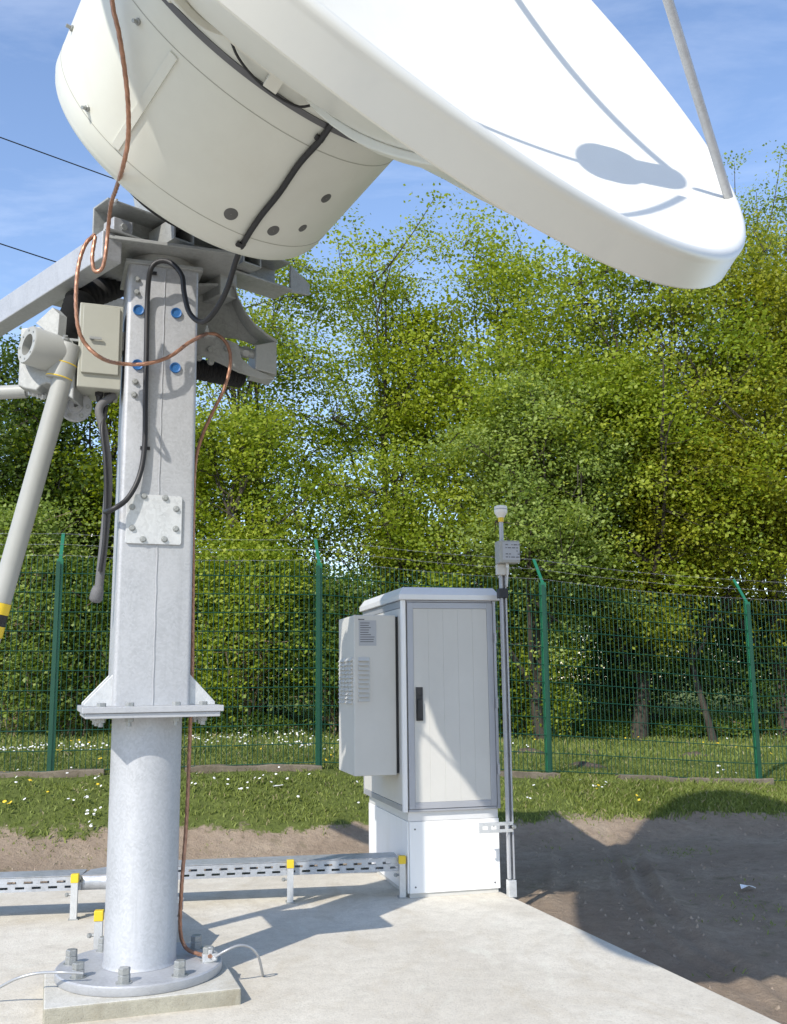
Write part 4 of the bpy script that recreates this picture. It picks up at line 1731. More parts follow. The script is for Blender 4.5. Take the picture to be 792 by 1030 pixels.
def build_fence():
    for i, t in enumerate(ts):
        z = zs[i]
        m = MB()
        m.box(FL(t, 0, z + FH / 2 - .15), (.032, .025, FH / 2 + .15), fax)
        po = m.build('post', M['fence'], fence, 0, bevel=0.004)
        m = MB()
        a0 = FL(t, 0, z + FH - .002)
        m.box(a0 + fv * .12 + ZUP * .15, (.017, .006, .19), (fu, unit(np.cross(unit(fv * .62 + ZUP * .78), fu)), unit(fv * .62 + ZUP * .78)))
        m.build('arm', M['fence'], po, 0)
        m = MB()
        m.box(FL(t - .016, .0465, z + FH / 2), (.020, .0025, FH / 2 - .03), fax)
        m.build('clamp_bar', M['wire_green'], po, 0)
    for i in range(len(ts) - 1):
        t0, t1 = ts[i] + .034, ts[i + 1] - .034
        za = (zs[i] + zs[i + 1]) / 2
        z0, z1 = zs[i], zs[i + 1]
        m = MB()
        n = 49
        # vertical rods; the panel follows the slope of the ground
        for kx in range(n):
            f = (kx + .5) / n
            t = t0 + (t1 - t0) * f
            zz = z0 + (z1 - z0) * f
            m.tube([FL(t, .032, zz + .05), FL(t, .032, zz + FH + .02)], 0.0034, 4, False)
        m.build('mesh_rods', M['wire_green'], fence, 60)
        m = MB()
        for r in range(11):
            h = .06 + r * .194
            for s in (.025, .039):
                m.tube([FL(t0, s, z0 + h), FL(t1, s, z1 + h)], .0042, 4, False)
        m.build('mesh_bars', M['wire_green'], fence, 60)
    # barbed wire, three strands
    rs = np.random.RandomState(2)
    for k3 in range(3):
        e = .03 + k3 * .16
        m = MB()
        path = []
        for i, t in enumerate(ts):
            p = FL(t, -(e * .62), zs[i] + FH + e * .78 + .02)
            path.append(p)
        P_ = []
        for a, b in zip(path[:-1], path[1:]):
            for q in range(12):
                f = q / 12
                P_.append(a + (b - a) * f - ZUP * .03 * 4 * f * (1 - f))
        P_.append(path[-1])
        m.tube(P_, .0015, 4, False)
        D = resample(P_, .11)
        for p in D:
            p = p + fu * rs.uniform(-.02, .02)
            for q in range(2):
                d = unit(rs.normal(size=3)) * .019
                m.tube([p - d, p + d], .0012, 3, False)
        m.build('barbed_wire', M['barb'], fence, 60)


build_fence()

# kerb stones under the fence
kl = ['weathered concrete kerb stone under the fence, left of the mast', 'weathered concrete kerb stone under the fence, between mast and cabinet',
      'weathered concrete kerb stone under the fence, just right of the antenna pole', 'weathered concrete kerb stone under the fence, at the right end post']
for (xa, ya), (xb, yb), lab in (((-30, 788), (105, 783), kl[0]), ((186, 779), (323, 774), kl[1]), ((500, 783), (561, 783), kl[2]), ((622, 801), (775, 795), kl[3])):
    Ya = posts[0][1]
    # stone sits on the fence line: intersect with the vertical plane just in front of it
    a = on_plane(xa, ya, FL(0, .0, 0), fv)
    b = on_plane(xb, yb, FL(0, .0, 0), fv)
    m = MB()
    nseg = 8
    rs = np.random.RandomState(int(xa) + 50)
    top, vs, fs = [], [], []
    for i in range(nseg + 1):
        p = a + (b - a) * i / nseg
        p[2] = float(ground_z(p[0], p[1] , False)) - .012
        j = rs.uniform(-.006, .006, 4)
        vs += [p - fv * (.10 + j[0]) + ZUP * (-.20), p - fv * (.09 + j[1]) + ZUP * (.066 + 2.2 * j[2]), p + fv * (.06) + ZUP * (.064 + 2 * j[3]), p + fv * .07 - ZUP * .2]
    for i in range(nseg):
        A_, B_ = 4 * i, 4 * i + 4
        fs += [(A_, B_, B_ + 1, A_ + 1), (A_ + 1, B_ + 1, B_ + 2, A_ + 2), (A_ + 2, B_ + 2, B_ + 3, A_ + 3), (A_ + 3, B_ + 3, B_, A_)]
    fs += [(0, 1, 2, 3), (4 * nseg + 3, 4 * nseg + 2, 4 * nseg + 1, 4 * nseg)]
    m.add(vs, fs)
    tag(m.build('kerb_stone', M['kerb'], None, 0, bevel=0.01), lab, 'kerb stone', 'concrete kerb stones under the fence')

# molehills beyond the fence
for px, py, r, lab in ((586, 774, .24, 'largest dark molehill in the grass, right of the third fence post'), (596, 757, .14, 'small dark molehill just above the largest one behind the fence'),
                       (699, 760, .16, 'dark molehill left of the right end fence post'), (531, 758, .2, 'dark molehill left of the third fence post behind the wire')):
    # ground hit behind the fence by marching
    d = ray(px, py)
    p = None
    for Y in np.arange(10.6, 22, .05):
        q = CAM + d * Y / d[1]
        if q[2] <= ground_z(q[0], q[1], False):
            p = q
            break
    if p is None:
        continue
    rs = np.random.RandomState(px)
    m = MB()
    vs, fs = [], []
    nr, na = 6, 18
    for i in range(nr + 1):
        f = i / nr
        for j in range(na):
            a = 2 * math.pi * j / na
            rr = r * f * (1 + .18 * math.sin(2 * a + px) + .1 * rs.uniform(-1, 1))
            vs.append(p + np.array([rr * math.cos(a) * 1.35, rr * math.sin(a), r * .42 * (1 - f * f) + rs.uniform(-.02, .02) * (1 - f) - .02]))
    for i in range(nr):
        for j in range(na):
            fs.append((i * na + j, i * na + (j + 1) % na, (i + 1) * na + (j + 1) % na, (i + 1) * na + j))
    m.add(vs, fs)
    tag(m.build('molehill', M['mole'], None, 60), lab, 'molehill', 'molehills in the grass behind the fence')

# clods and pebbles on the bare soil
def clods():
    rs = np.random.RandomState(41)
    co, fs = [], []
    n = 0
    while n < 2600:
        x, y = (rs.uniform(.4, 5.2), rs.uniform(4.8, 10.6)) if rs.rand() < .7 else (rs.uniform(-4, .2), rs.uniform(7.6, 9.2))
        t, s_ = sd(x, y)
        side = (x - PAD_E1[0]) * PAD_DIR[1] - (y - PAD_E1[1]) * PAD_DIR[0]
        onpad = y < far_edge(x) + .02 and side > -.02
        if onpad or turf_mask(x, y) > .6 or wave(x, y, 71, 2.2) + rs.normal(0, .3) < 0:
            continue
        z = float(ground_z(x, y))
        r_ = .004 + .016 * rs.rand() ** 4
        c = np.array([x, y, z + r_ * .25])
        k0 = len(co)
        rot = rs.uniform(0, 6.28)
        for q in range(5):
            a = rot + 2 * math.pi * q / 5
            rr = r_ * rs.uniform(.7, 1.25)
            co.append(c + np.array([rr * math.cos(a), rr * math.sin(a), -r_ * .5]))
        co.append(c + np.array([rs.normal(0, .2) * r_, rs.normal(0, .2) * r_, r_ * rs.uniform(.5, .9)]))
        for q in range(5):
            fs.append((k0 + q, k0 + (q + 1) % 5, k0 + 5))
        n += 1
    o = fast_mesh('soil_clods', np.array(co), np.array(fs), M['clod'], None, False)
    tag(o, 'small clods and pebbles strewn over the bare soil', 'clods', kind='stuff')


clods()

# litter scraps
for px, py, sz, lab in ((752.5, 895, .055, 'white scrap of litter on the bare soil at the right'), (280, 792, .05, 'white scrap of litter on the grass in front of the fence')):
    d = ray(px, py)
    for Y in np.arange(5, 16, .02):
        q = CAM + d * Y / d[1]
        if q[2] <= ground_z(q[0], q[1]) + .012:
            break
    m = MB()
    rs = np.random.RandomState(px.__hash__() % 1000)
    vs = [q + np.array([sz * x, sz * y, .012 + .03 * rs.rand()]) for x, y in ((-1, -.4), (0, -.5), (1, -.3), (-.9, .4), (.1, .5), (.8, .5))]
    m.add(vs, [(0, 1, 4, 3), (1, 2, 5, 4)])
    o = m.build('litter_scrap', M['paper'], None, 0)
    o.modifiers.new('solid', 'SOLIDIFY').thickness = .003
    tag(o, lab, 'litter')


# ------------------------------------------------------------------ grass
def grass(name, n, region, seed, hmin, hmax, wmin, wmax, keep=None):
    rs = np.random.RandomState(seed)
    t = rs.uniform(*region[0], n)
    s = rs.uniform(*region[1], n)
    x = FP0[0] + U[0] * t - V[0] * s
    y = FP0[1] + U[1] * t - V[1] * s
    mk = turf_mask(x, y)
    dens = 0.42 + 0.6 * wave(x, y, 33, 4.0) + 0.25 * wave(x, y, 35, 11)
    ok = (rs.rand(n) < mk ** 1.5) & (rs.rand(n) < np.clip(dens + .35, .12, 1))
    if keep is not None:
        ok &= keep(x, y, t, s, rs)
    x, y = x[ok], y[ok]
    n = len(x)
    z = ground_z(x, y) - .004
    h = rs.uniform(hmin, hmax, n) * (1 + .5 * wave(x, y, 34, 2.3))
    w = rs.uniform(wmin, wmax, n)
    a = rs.uniform(0, 2 * math.pi, n)
    b = rs.uniform(0, 2 * math.pi, n)
    lean = rs.uniform(.2, 1.1, n) * h
    base = np.stack([x, y, z], 1)
    side = np.stack([np.cos(a), np.sin(a), 0 * a], 1) * w[:, None]
    tip = base + np.stack([np.cos(b) * lean, np.sin(b) * lean, h], 1)
    mid = base + np.stack([np.cos(b) * lean * .3, np.sin(b) * lean * .3, h * .62], 1)
    co = np.stack([base - side, base + side, mid + side * .8, tip, mid - side * .8], 1).reshape(-1, 3)
    i = np.arange(n)[:, None] * 5
    f = i + np.arange(5)[None]
    tone = np.clip(.45 + .25 * wave(x, y, 36, 3) + rs.normal(0, .16, n), 0, .86)
    dry = rs.rand(n) < .05
    tone[dry] = 1.0
    o = fast_mesh(name, co, f, M['grass'], None, False, tone)
    o['kind'] = 'stuff'
    tag(o, 'short green grass along both sides of the fence', 'grass')
    return o


def keep_front(x, y, t, s, rs):
    return ~((s > -.1) & (s < .26) & (rs.rand(len(x)) < .8))


rsG = np.random.RandomState(1)


def join_grass():
    a = grass('grass', 115000, ((-7.5, 7.5), (-1.5, 2.0)), 11, .02, .055, .0035, .008, keep_front)
    b = grass('grass', 90000, ((-9.5, 9.5), (-9, -1.5)), 12, .04, .10, .005, .010)
    c = grass('grass', 60000, ((1.2, 6.5), (-.9, 1.5)), 13, .03, .075, .0035, .007, keep_front)
    me = bpy.data.meshes.new('grass')
    bm = bmesh.new()
    for o in (a, b, c):
        bm.from_mesh(o.data)
    bm.to_mesh(me)
    bm.free()
    me.materials.append(M['grass'])
    for o in (b, c):
        bpy.data.objects.remove(o)
    a.data = me


join_grass()


def sprigs():
    """sparse weeds on the bare soil"""
    rs = np.random.RandomState(77)
    co, fs, tone = [], [], []
    spots = [((685, 857), 120, .17), ((752, 888), 14, .12), ((738, 905), 30, .13), ((775, 915), 20, .12), ((620, 868), 16, .12), ((548, 838), 14, .15), ((552, 853), 10, .1), ((730, 925), 18, .1),
             ((720, 982), 10, .08), ((785, 932), 20, .1), ((590, 838), 14, .15), ((640, 872), 10, .1), ((700, 823), 30, .3), ((25, 853), 30, .15), ((70, 858), 40, .2), ((110, 850), 30, .2), ((235, 838), 20, .2), ((215, 850), 14, .15)]
    for (px, py), n, r in spots:
        p = ground_at(px, py, -.06)
        t, s = sd(p[0], p[1])
        d = ray(px, py)
        for Y in np.arange(4.5, 14, .02):
            q = CAM + d * Y / d[1]
            if q[2] <= ground_z(q[0], q[1], False):
                break
        for i in range(n):
            x, y = q[0] + rs.normal(0, r), q[1] + rs.normal(0, r * .8)
            z = float(ground_z(x, y)) - .003
            a, b = rs.uniform(0, 6.28, 2)
            h = rs.uniform(.008, .032)
            w = rs.uniform(.002, .005)
            sd_ = np.array([math.cos(a), math.sin(a), 0]) * w
            B = np.array([x, y, z])
            T = B + np.array([math.cos(b) * h, math.sin(b) * h, h])
            k0 = len(co)
            Mi = (B + T) / 2 + ZUP * h * .15
            co += [B - sd_, B + sd_, Mi + sd_, T, Mi - sd_]
            fs.append([k0 + j for j in range(5)])
            tone.append(rs.uniform(.2, .75))
    o = fast_mesh('soil_weeds', np.array(co), np.array(fs), M['grass'], None, False, np.array(tone))
    tag(o, 'sparse little tufts of weeds on the bare soil', 'weeds', kind='stuff')


sprigs()


def flowers(name, mat, n, seed, size, label, patches, lift):
    rs = np.random.RandomState(seed)
    m = MB()
    cnt = 0
    for (px, py, spread, k_) in patches:
        d = ray(px, py)
        q = None
        for Y in np.arange(8.0, 24, .04):
            q = CAM + d * Y / d[1]
            if q[2] <= ground_z(q[0], q[1], False):
                break
        for i in range(k_):
            x, y = q[0] + rs.normal(0, spread), q[1] + rs.normal(0, spread * .7)
            t, s = sd(x, y)
            if turf_mask(x, y) < .5:
                continue
            c = np.array([x, y, float(ground_z(x, y)) + lift * rs.uniform(.7, 1.2)])
            nn = unit(np.array([rs.normal(0, .35), -.5 + rs.normal(0, .3), 1]))
            a = unit(np.cross(nn, R0))
            b = np.cross(nn, a)
            r = size * rs.uniform(.75, 1.25)
            pts = [c + r * (math.cos(th) * a + math.sin(th) * b) * (1 if j % 2 else .8) for j, th in enumerate(np.linspace(0, 2 * math.pi, 11)[:-1])]
            m.add([c + nn * r * .25] + pts, [(0, 1 + j, 1 + (j + 1) % 10) for j in range(10)])
    o = m.build(name, mat, None, 0)
    tag(o, label, name, kind='stuff')


dz = [(8, 760, .2, 22), (30, 757, .15, 16), (60, 756, .25, 22), (100, 757, .25, 20), (130, 790, .06, 3), (86, 800, .1, 3), (84, 827, .08, 7), (90, 826, .05, 5), (28, 809, .02, 1), (72, 813, .05, 2), (88, 808, .03, 2), (95, 791, .03, 2),
      (210, 748, .3, 22), (235, 745, .4, 35), (262, 752, .4, 30), (290, 742, .4, 26), (305, 757, .2, 12), (330, 742, .3, 16), (340, 760, .2, 12), (350, 750, .3, 14), (222, 796, .15, 5), (240, 800, .1, 4), (260, 792, .2, 5), (300, 790, .2, 4),
      (525, 742, .3, 10), (530, 755, .2, 4), (600, 795, .1, 4), (728, 782, .08, 3), (760, 745, .4, 8), (785, 755, .3, 6), (700, 742, .5, 6), (640, 740, .5, 6), (607, 795, .04, 2), (725, 775, .05, 3), (540, 800, .2, 3), (50, 790, .4, 6), (340, 800, .3, 4), (450, 760, .6, 10)]
flowers('daisies', M['paper'], 0, 5, .0145, 'small white daisies scattered in the grass by the fence', dz, .075)
dd = [(4, 787, .02, 1), (28, 792, .02, 1), (30, 797, .02, 1), (46, 806, .02, 1), (97, 797, .02, 1), (12, 818, .03, 3), (62, 762, .05, 2), (100, 768, .03, 2), (88, 752, .1, 2), (78, 751, .05, 1), (238, 757, .1, 2), (262, 758, .1, 2),
      (680, 738, .1, 2), (640, 747, .15, 2), (745, 755, .15, 2), (717, 751, .1, 2), (598, 798, .04, 2), (642, 810, .03, 2), (530, 748, .2, 2), (330, 770, .2, 2), (785, 765, .15, 2)]
flowers('dandelions', M['yellow'], 0, 6, .018, 'yellow dandelion heads dotted in the grass', dd, .075)


# ------------------------------------------------------------------ trees
def tubes_np(paths, mat, name, parent):
    m = MB()
    for p, r, n in paths:
        m.tube(p, r, n, False)
    return m.build(name, mat, parent, 60)


def bez(a, c, b, n):
    t = np.linspace(0, 1, n)[:, None]
    return (1 - t) ** 2 * a + 2 * t * (1 - t) * c + t * t * b


def leaves_mesh(centers, per, spread, size, rs, droop=0.35, flat=0.6):
    n = len(centers) * per
    C_ = np.repeat(centers, per, 0) + rs.normal(0, 1, (n, 3)) * np.array([spread, spread, spread * flat])
    d = rs.normal(0, 1, (n, 3))
    d[:, 2] = d[:, 2] * .5 - droop
    d /= np.linalg.norm(d, axis=1)[:, None]
    cn_ = rs.normal(0, .5, (len(centers), 3)) + np.array([0, -.25, .75])
    nr = rs.normal(0, .42, (n, 3)) + np.repeat(cn_, per, 0)
    s = np.cross(d, nr)
    s /= np.linalg.norm(s, axis=1)[:, None] + 1e-9
    L = size * rs.uniform(.6, 1.25, n)[:, None]
    W = L * rs.uniform(.30, .42, n)[:, None]
    co = np.stack([C_ - d * L * .5, C_ + s * W - d * L * .05, C_ + d * L * .5, C_ - s * W - d * L * .05], 1).reshape(-1, 3)
    q = np.arange(n * 4).reshape(-1, 4)
    ct = np.repeat(rs.normal(0, .17, len(centers)), per)
    tone = np.clip(.5 + ct + rs.normal(0, .15, n), 0, 1)
    return co, q, tone


def ends_of(paths, multi):
    return np.array([np.asarray(q[0])[-1] for q in paths])


def make_tree(name, label, cat, px, Y, top_px, width_m, base_frac, nclus, per, size, leaf, seed, spread=.3, bark='bark', gap=.25, group=None, depth=None, multi=1, lean=0.0, trunk_r=None, zoff=0.0, xoff=0.0, power=.5):
    rs = np.random.RandomState(seed)
    base = at(px, 690, Y)
    bx = base[0] + xoff
    gz = float(ground_z(bx, Y, False)) - .05 + zoff
    top = at(px, top_px, Y)[2]
    H = top - gz
    O = np.array([bx, Y, gz])
    root = thing(name, O, label, cat, group)
    rx = width_m / 2
    ry = depth or rx * .8
    cz0, cz1 = H * base_frac, H
    cc = np.array([0, 0, (cz0 + cz1) / 2])
    rz = (cz1 - cz0) / 2
    tr = trunk_r or (0.012 * H + .02)
    paths, nodes = [], []
    for mi in range(multi):
        off = np.array([rs.uniform(-.35, .35), rs.uniform(-.3, .3), 0]) * (1 if multi > 1 else 0) * rx * .5
        tp = np.array([lean + rs.uniform(-.15, .15) * rx, rs.uniform(-.1, .1) * rx, H * .80]) + off * 1.6
        ctrl = (off + tp) / 2 + np.array([rs.uniform(-.25, .25) * rx, rs.uniform(-.2, .2), 0])
        tk = bez(off, ctrl, tp, 14)
        tk[1:-1] += rs.normal(0, .02, (12, 3))
        rr = np.linspace(1, .12, 14) * tr / (multi ** .4)
        rr[0] *= 1.35
        paths.append((tk, rr, 8))
        nodes += [p for p in tk[5:]]
        for li in range(max(4, int(13 / multi))):
            f = rs.uniform(max(.12, base_frac * .8), .9)
            k0 = f * 13
            i0 = int(k0)
            s = tk[i0] + (tk[min(13, i0 + 1)] - tk[i0]) * (k0 - i0)
            a = rs.uniform(0, 2 * math.pi)
            up = np.clip(f + rs.uniform(.05, .4), 0, 1.02)
            e = cc + np.array([rx * math.cos(a) * .85, ry * math.sin(a) * .85, 0]) * math.sqrt(max(.08, 1 - (2 * min(up, .98) - 1) ** 2)) * rs.uniform(.6, 1)
            e[2] = cz0 + (cz1 - cz0) * min(up, .93) * .93
            c = s * .45 + e * .55 + np.array([0, 0, -.08 * H * rs.uniform(-.3, 1)])
            lb = bez(s, c, e, 9)
            lb[1:] += rs.normal(0, .035, (8, 3))
            r0 = tr / (multi ** .4) * (1 - f) * .55 + .012
            paths.append((lb, np.linspace(r0, .006, 9), 6))
            nodes += [p for p in lb[2:]]
            for si in range(4):
                j = rs.randint(2, 8)
                s2 = lb[j]
                e2 = s2 + np.array([rs.normal(0, .3) * rx, rs.normal(0, .3) * ry, min(rs.normal(.05, .07) * H, H * .93 - s2[2])])
                lb2 = bez(s2, (s2 + e2) / 2 + rs.normal(0, .08, 3), e2, 6)
                paths.append((lb2, np.linspace(r0 * .45 + .004, .004, 6), 5))
                nodes += [p for p in lb2[1:]]
    # cluster centres inside the crown, with gaps
    N = nclus * 5
    v = rs.normal(0, 1, (N, 3))
    v /= np.linalg.norm(v, axis=1)[:, None]
    r = rs.rand(N) ** power
    p = v * r[:, None]
    p = p * np.array([rx, ry, rz]) + cc
    # uneven outline
    ang = np.arctan2(p[:, 1], p[:, 0])
    lump = 1 + .16 * np.sin(3 * ang + seed) + .13 * np.sin(2.3 * p[:, 2] + seed * 1.7 + 2 * ang)
    p[:, :2] *= lump[:, None]
    tap = np.clip((p[:, 2] - cz0) / (cz1 - cz0), 0, 1)
    p[:, :2] *= (1.12 - .35 * tap)[:, None]
    g = wave(p[:, 0] * 1.3 + p[:, 2], p[:, 1] + p[:, 2] * 1.4, seed + 5, 1.7) + .55 * wave(p[:, 0] - p[:, 2] * 1.2, p[:, 2] * 1.1, seed + 6, 3.6)
    ok = g > np.quantile(g, gap)
    p = p[ok][:nclus]
    nodes = np.array(nodes)
    p = np.concatenate([p, ends_of(paths, multi)])
    for c in p:
        d = np.linalg.norm(nodes - c, axis=1)
        k_ = d.argmin()
        if d[k_] > .12:
            a = nodes[k_]
            mid = (a + c) / 2 + np.array([0, 0, -.04]) + rs.normal(0, .04, 3)
            paths.append(([a, mid, c], [.009, .006, .003], 4))
    tubes_np([([O + q for q in pp], r_, n_) for pp, r_, n_ in paths], M[bark], 'trunk', root)
    co, q, tone = leaves_mesh(p, per, spread, size, rs)
    fast_mesh('crown', co, q, LEAF[leaf], root, False, tone)
    return root


G = 'trees behind the fence'
T = [
    # label px Y top width base nclus per size leaf seed kw
    ('airy tree left of the cabinet whose branches rise beside the drum', 262, 17.0, 225, 4.2, .18, 320, 87, 0.070, 'fresh', 1, dict(gap=.5, spread=.22, multi=3)),
    ('tallest airy light green tree in the middle with sky showing through it', 395, 18.5, 200, 4.6, .16, 350, 87, 0.074, 'lime', 2, dict(gap=.5, spread=.22, multi=3)),
    ('leafy lime green tree just left of the dish rim', 492, 18.0, 205, 4.2, .15, 430, 87, 0.074, 'lime', 3, dict(gap=.45, spread=.22, multi=2)),
    ('dense green tree directly below the dish edge', 640, 16.5, 228, 5.4, .16, 820, 105, 0.074, 'fresh', 4, dict(gap=.3, spread=.23)),
    ('yellowish olive tree at the right edge', 790, 16.6, 225, 4.6, .17, 640, 105, 0.074, 'olive', 5, dict(gap=.34, spread=.22)),
    ('pale grey-green tree behind the antenna pole', 545, 15.5, 352, 3.3, .16, 420, 105, 0.063, 'grey', 6, dict(gap=.3, spread=.2)),
    ('dark green tree at the left edge below the jack', 10, 16.0, 345, 4.0, .12, 480, 105, 0.070, 'deep', 7, dict(gap=.3, spread=.23)),
    ('bushy green tree just right of the mast', 225, 15.2, 395, 2.9, .16, 260, 94, 0.067, 'fresh', 8, dict(gap=.38, spread=.2)),
    ('bright green tree behind the mast to its left', 105, 16.5, 330, 3.6, .14, 380, 101, 0.074, 'lime', 9, dict(gap=.35, spread=.22)),
    ('tall sparse tree at the top right corner beyond the dish tip', 806, 21.0, 135, 3.4, .3, 170, 78, 0.074, 'grey', 10, dict(gap=.5, spread=.2, multi=2)),
    ('dark round tree behind the cabinet roof', 410, 16.0, 440, 3.4, .14, 170, 94, 0.067, 'fresh', 11, dict(gap=.48, spread=.2)),
    ('broad yellow-green tree in front of the right fence corner', 715, 16.0, 425, 3.6, .26, 440, 105, 0.067, 'olive', 12, dict(gap=.38, spread=.2, trunk_r=.06)),
    ('thin tree with deep green leaves behind the right fence panel', 620, 19.5, 330, 4.4, .1, 200, 98, 0.081, 'fresh', 14, dict(gap=.4, spread=.24, multi=3)),
]
for lab, px, Y, tp, w, bf, nc, per, sz, lf, seed, kw in T:
    make_tree('deciduous_tree', lab, 'tree', px, Y, tp, w, bf, nc, per, sz, lf, seed, group=G, **kw)

S = [
    ('brambly shrub with bare tan twigs behind the left fence post', 75, 14.2, 560, 2.2, 80, 60, .06, 'shrub', 31, 'twig'),
    ('leafy shrub behind the fence at the left edge', 5, 14.0, 500, 2.3, 240, 70, .06, 'grey', 32, 'twig'),
    ('green shrub behind the fence between the mast and the second post', 250, 14.2, 540, 2.0, 130, 70, .065, 'fresh', 33, 'twig'),
    ('smaller shrub behind the second fence post', 335, 14.4, 575, 1.6, 120, 70, .06, 'shrub', 34, 'twig'),
    ('shrub with bare twigs behind the mast foot', 150, 14.4, 575, 2.1, 90, 60, .06, 'shrub', 35, 'twig'),
    ('shrub behind the antenna pole and the third fence post', 530, 16.2, 585, 2.2, 170, 70, .06, 'fresh', 36, 'bark'),
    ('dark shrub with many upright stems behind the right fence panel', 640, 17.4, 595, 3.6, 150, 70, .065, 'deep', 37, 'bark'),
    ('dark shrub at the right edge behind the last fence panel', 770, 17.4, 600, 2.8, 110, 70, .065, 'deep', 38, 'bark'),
    ('shrub behind the cabinet', 430, 15.6, 590, 2.4, 170, 70, .06, 'shrub', 39, 'bark'),
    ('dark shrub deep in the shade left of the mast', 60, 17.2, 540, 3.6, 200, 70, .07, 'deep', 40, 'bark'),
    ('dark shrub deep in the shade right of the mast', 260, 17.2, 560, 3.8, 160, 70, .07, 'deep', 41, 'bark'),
]
for lab, px, Y, tp, w, nc, per, sz, lf, seed, bk in S:
    make_tree('shrub', lab, 'shrub', px, Y, tp, w, .02, nc, per, sz, lf, seed, spread=.2, bark=bk, gap=.4, group='shrubs behind the fence', multi=9, trunk_r=.032, power=.4)

HD = [('low rounded green hedge bush left of the right end post', 700, 17.2, 722, 2.1, 44), ('low green hedge bush at the right edge', 800, 17.2, 722, 1.9, 45), ('low green bush below the middle of the right fence panel', 615, 17.0, 727, 1.5, 46),
      ('low weedy bush at the foot of the shrubs beside the mast', 235, 14.3, 722, 1.8, 47)]
for lab, px, Y, tp, w, seed in HD:
    make_tree('low_bush', lab, 'bush', px, Y, tp, w, .02, 150, 60, .05, 'shrub', seed, spread=.09, bark='twig', gap=.1, group='low bushes at the hedge foot', multi=4, trunk_r=.012, power=.4)


# far wood closing the view below the crowns
def far_wood():
    rs = np.random.RandomState(99)
    n = 900
    x = rs.uniform(-26, 30, n)
    y = 27 + rs.uniform(-2, 3, n)
    hmax = 3.0 + 0.9 * wave(x, y * 0, 61, .9)
    z = .6 + rs.rand(n) ** .9 * hmax
    co, q, tone = leaves_mesh(np.stack([x, y, z], 1), 42, .5, .16, rs)
    o = fast_mesh('far_wood', co, q, LEAF['deep'], None, False, tone)
    tag(o, 'dark mass of undergrowth far behind the trees', 'wood', kind='stuff')


far_wood()

# ------------------------------------------------------------------ overhead wires
POLE = []
for (xa, ya), (xb, yb), Ya, lab in (((0, 138), (110, 178), 20.0, 'upper of the two black overhead wires crossing the sky at left'), ((0, 245), (52, 262), 19.75, 'lower of the two black overhead wires crossing the sky at left')):
    a = at(xa, ya, Ya)
    d = ray(xb, yb)
    Yb = (a[2] - EYE) / (d[2] / d[1])
    b = at(xb, yb, Yb)
    dr = unit(b - a)
    pe = at(160, ya + (yb - ya) / (xb - xa) * 160, 22.4)
    p0, p1 = a - dr * 14, pe
    POLE.append(pe)
    pts = [p0 + (p1 - p0) * f + ZUP * (-.0) for f in np.linspace(0, 1, 24)]
    cable('overhead_wire', pts, .013, M['rubber'], lab, 'wire', n=6, step=3, group='overhead wires')

pb = (POLE[0] + POLE[1]) / 2
gz = float(ground_z(pb[0], pb[1], False))
up_ = thing('utility_pole', (pb[0], pb[1], gz), 'wooden utility pole standing behind the mast and carrying the overhead wires', 'utility pole')
m = MB()
m.tube([(pb[0], pb[1] + .12, gz - .3), (pb[0], pb[1] + .12, POLE[0][2] + .25)], [.14, .10], 14)
m.build('shaft', M['bark'], up_, 40)
for q in POLE:
    m = MB()
    m.lathe([(.005, -.08), (.03, -.08), (.05, -.02), (.035, 0), (.045, .03), (.005, .05)], np.array([pb[0], pb[1], q[2]]), ZUP, 14)
    m.build('insulator', M['plastic_white'], up_, 40)

# ------------------------------------------------------------------ light and world
SUN_AZ, SUN_EL = 30.5, 40.0            # direction the shadows run (from +Y towards +X), elevation
sd_ = Vector((math.sin(R(SUN_AZ)) * math.cos(R(SUN_EL)), math.cos(R(SUN_AZ)) * math.cos(R(SUN_EL)), -math.sin(R(SUN_EL))))
sl = bpy.data.lights.new('sun', 'SUN')
sl.energy = 2.9
sl.angle = R(0.55)
sl.color = (1.0, 0.94, 0.85)
so = bpy.data.objects.new('sun', sl)
COL.objects.link(so)
so.location = (-6, -10, 14)
so.rotation_euler = sd_.to_track_quat('-Z', 'Y').to_euler()

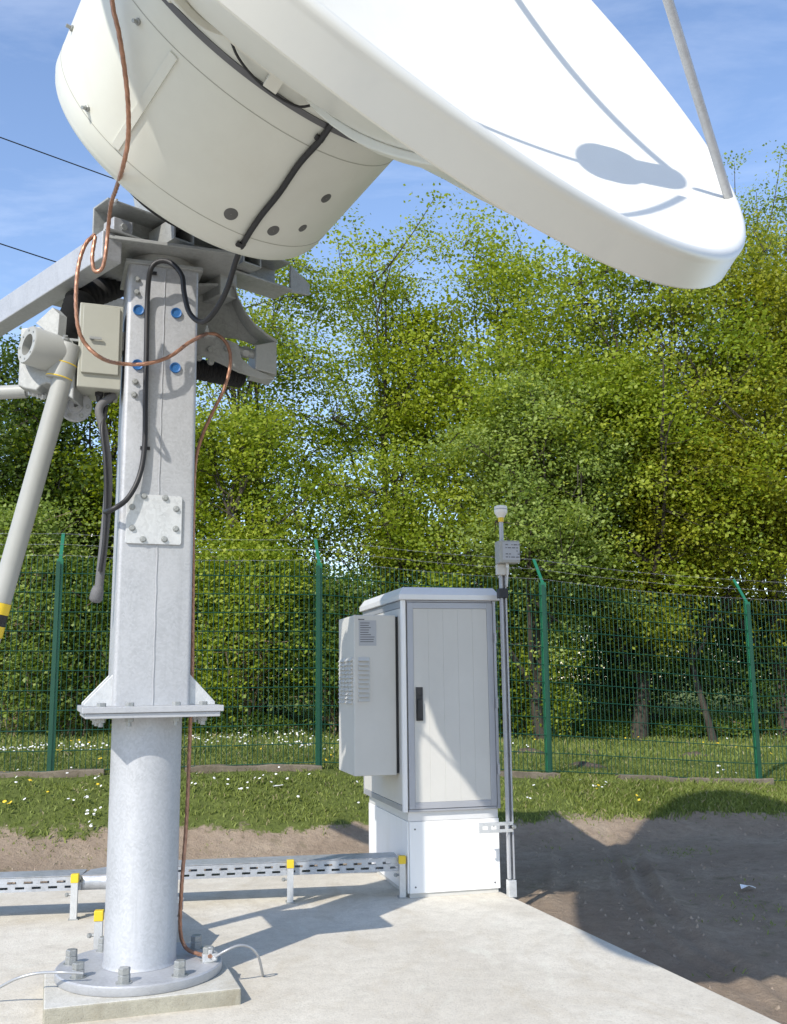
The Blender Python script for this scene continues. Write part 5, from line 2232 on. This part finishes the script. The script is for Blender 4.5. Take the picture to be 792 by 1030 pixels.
w = bpy.data.worlds.new('World')
sc.world = w
w.use_nodes = True
nt = w.node_tree
bg = nt.nodes['Background']
sky = nd(nt, 'ShaderNodeTexSky', sky_type='NISHITA')
sky.sun_disc = False
sky.sun_elevation = R(SUN_EL)
sky.sun_rotation = R(SUN_AZ + 180)
sky.altitude = 50
sky.air_density = 1.1
sky.dust_density = 0.35
sky.ozone_density = 2.6
gen = nd(nt, 'ShaderNodeTexCoord').outputs['Generated']
sep = nd(nt, 'ShaderNodeSeparateXYZ')
nt.links.new(gen, sep.inputs[0])
# project on a cloud layer
dv = nd(nt, 'ShaderNodeVectorMath', operation='DIVIDE')
cmb = nd(nt, 'ShaderNodeCombineXYZ')
mx = nd(nt, 'ShaderNodeMath', operation='MAXIMUM')
nt.links.new(sep.outputs[2], mx.inputs[0])
mx.inputs[1].default_value = .06
for i in range(3):
    nt.links.new(mx.outputs[0], cmb.inputs[i])
nt.links.new(gen, dv.inputs[0])
nt.links.new(cmb.outputs[0], dv.inputs[1])
mp = stretched(nt, dv.outputs[0], (1.0, 1.6, 1.0))
cn = noise(nt, mp, 1.7, 9, .62, .35)
cf = ramp(nt, cn, [(0.46, (0, 0, 0)), (0.85, (0.2, 0.2, 0.2))])
tint = mixc(nt, 1.0, sky.outputs[0], (0.99, 0.955, 0.985), 'MULTIPLY')
lp = mixc(nt, cf, tint, (7.0, 7.3, 7.9))
nt.links.new(lp, bg.inputs['Color'])
bg.inputs['Strength'].default_value = 0.15

# ------------------------------------------------------------------ camera and render
cam = bpy.data.cameras.new('camera')
cam.sensor_fit = 'VERTICAL'
cam.sensor_height = 24
cam.lens = FPX / 1030 * 24
cam.clip_start = .05
cam.clip_end = 3000
co = bpy.data.objects.new('camera', cam)
COL.objects.link(co)
rot = Matrix((tuple(RIGHT), tuple(UP), tuple(-FWD))).transposed()
co.matrix_world = Matrix.Translation((0, 0, EYE)) @ rot.to_4x4()
sc.camera = co
sc.render.resolution_x, sc.render.resolution_y = 787, 1024
sc.view_settings.view_transform = 'Standard'
sc.view_settings.look = 'None'
sc.view_settings.gamma = 1
sc.view_settings.exposure = 0.74
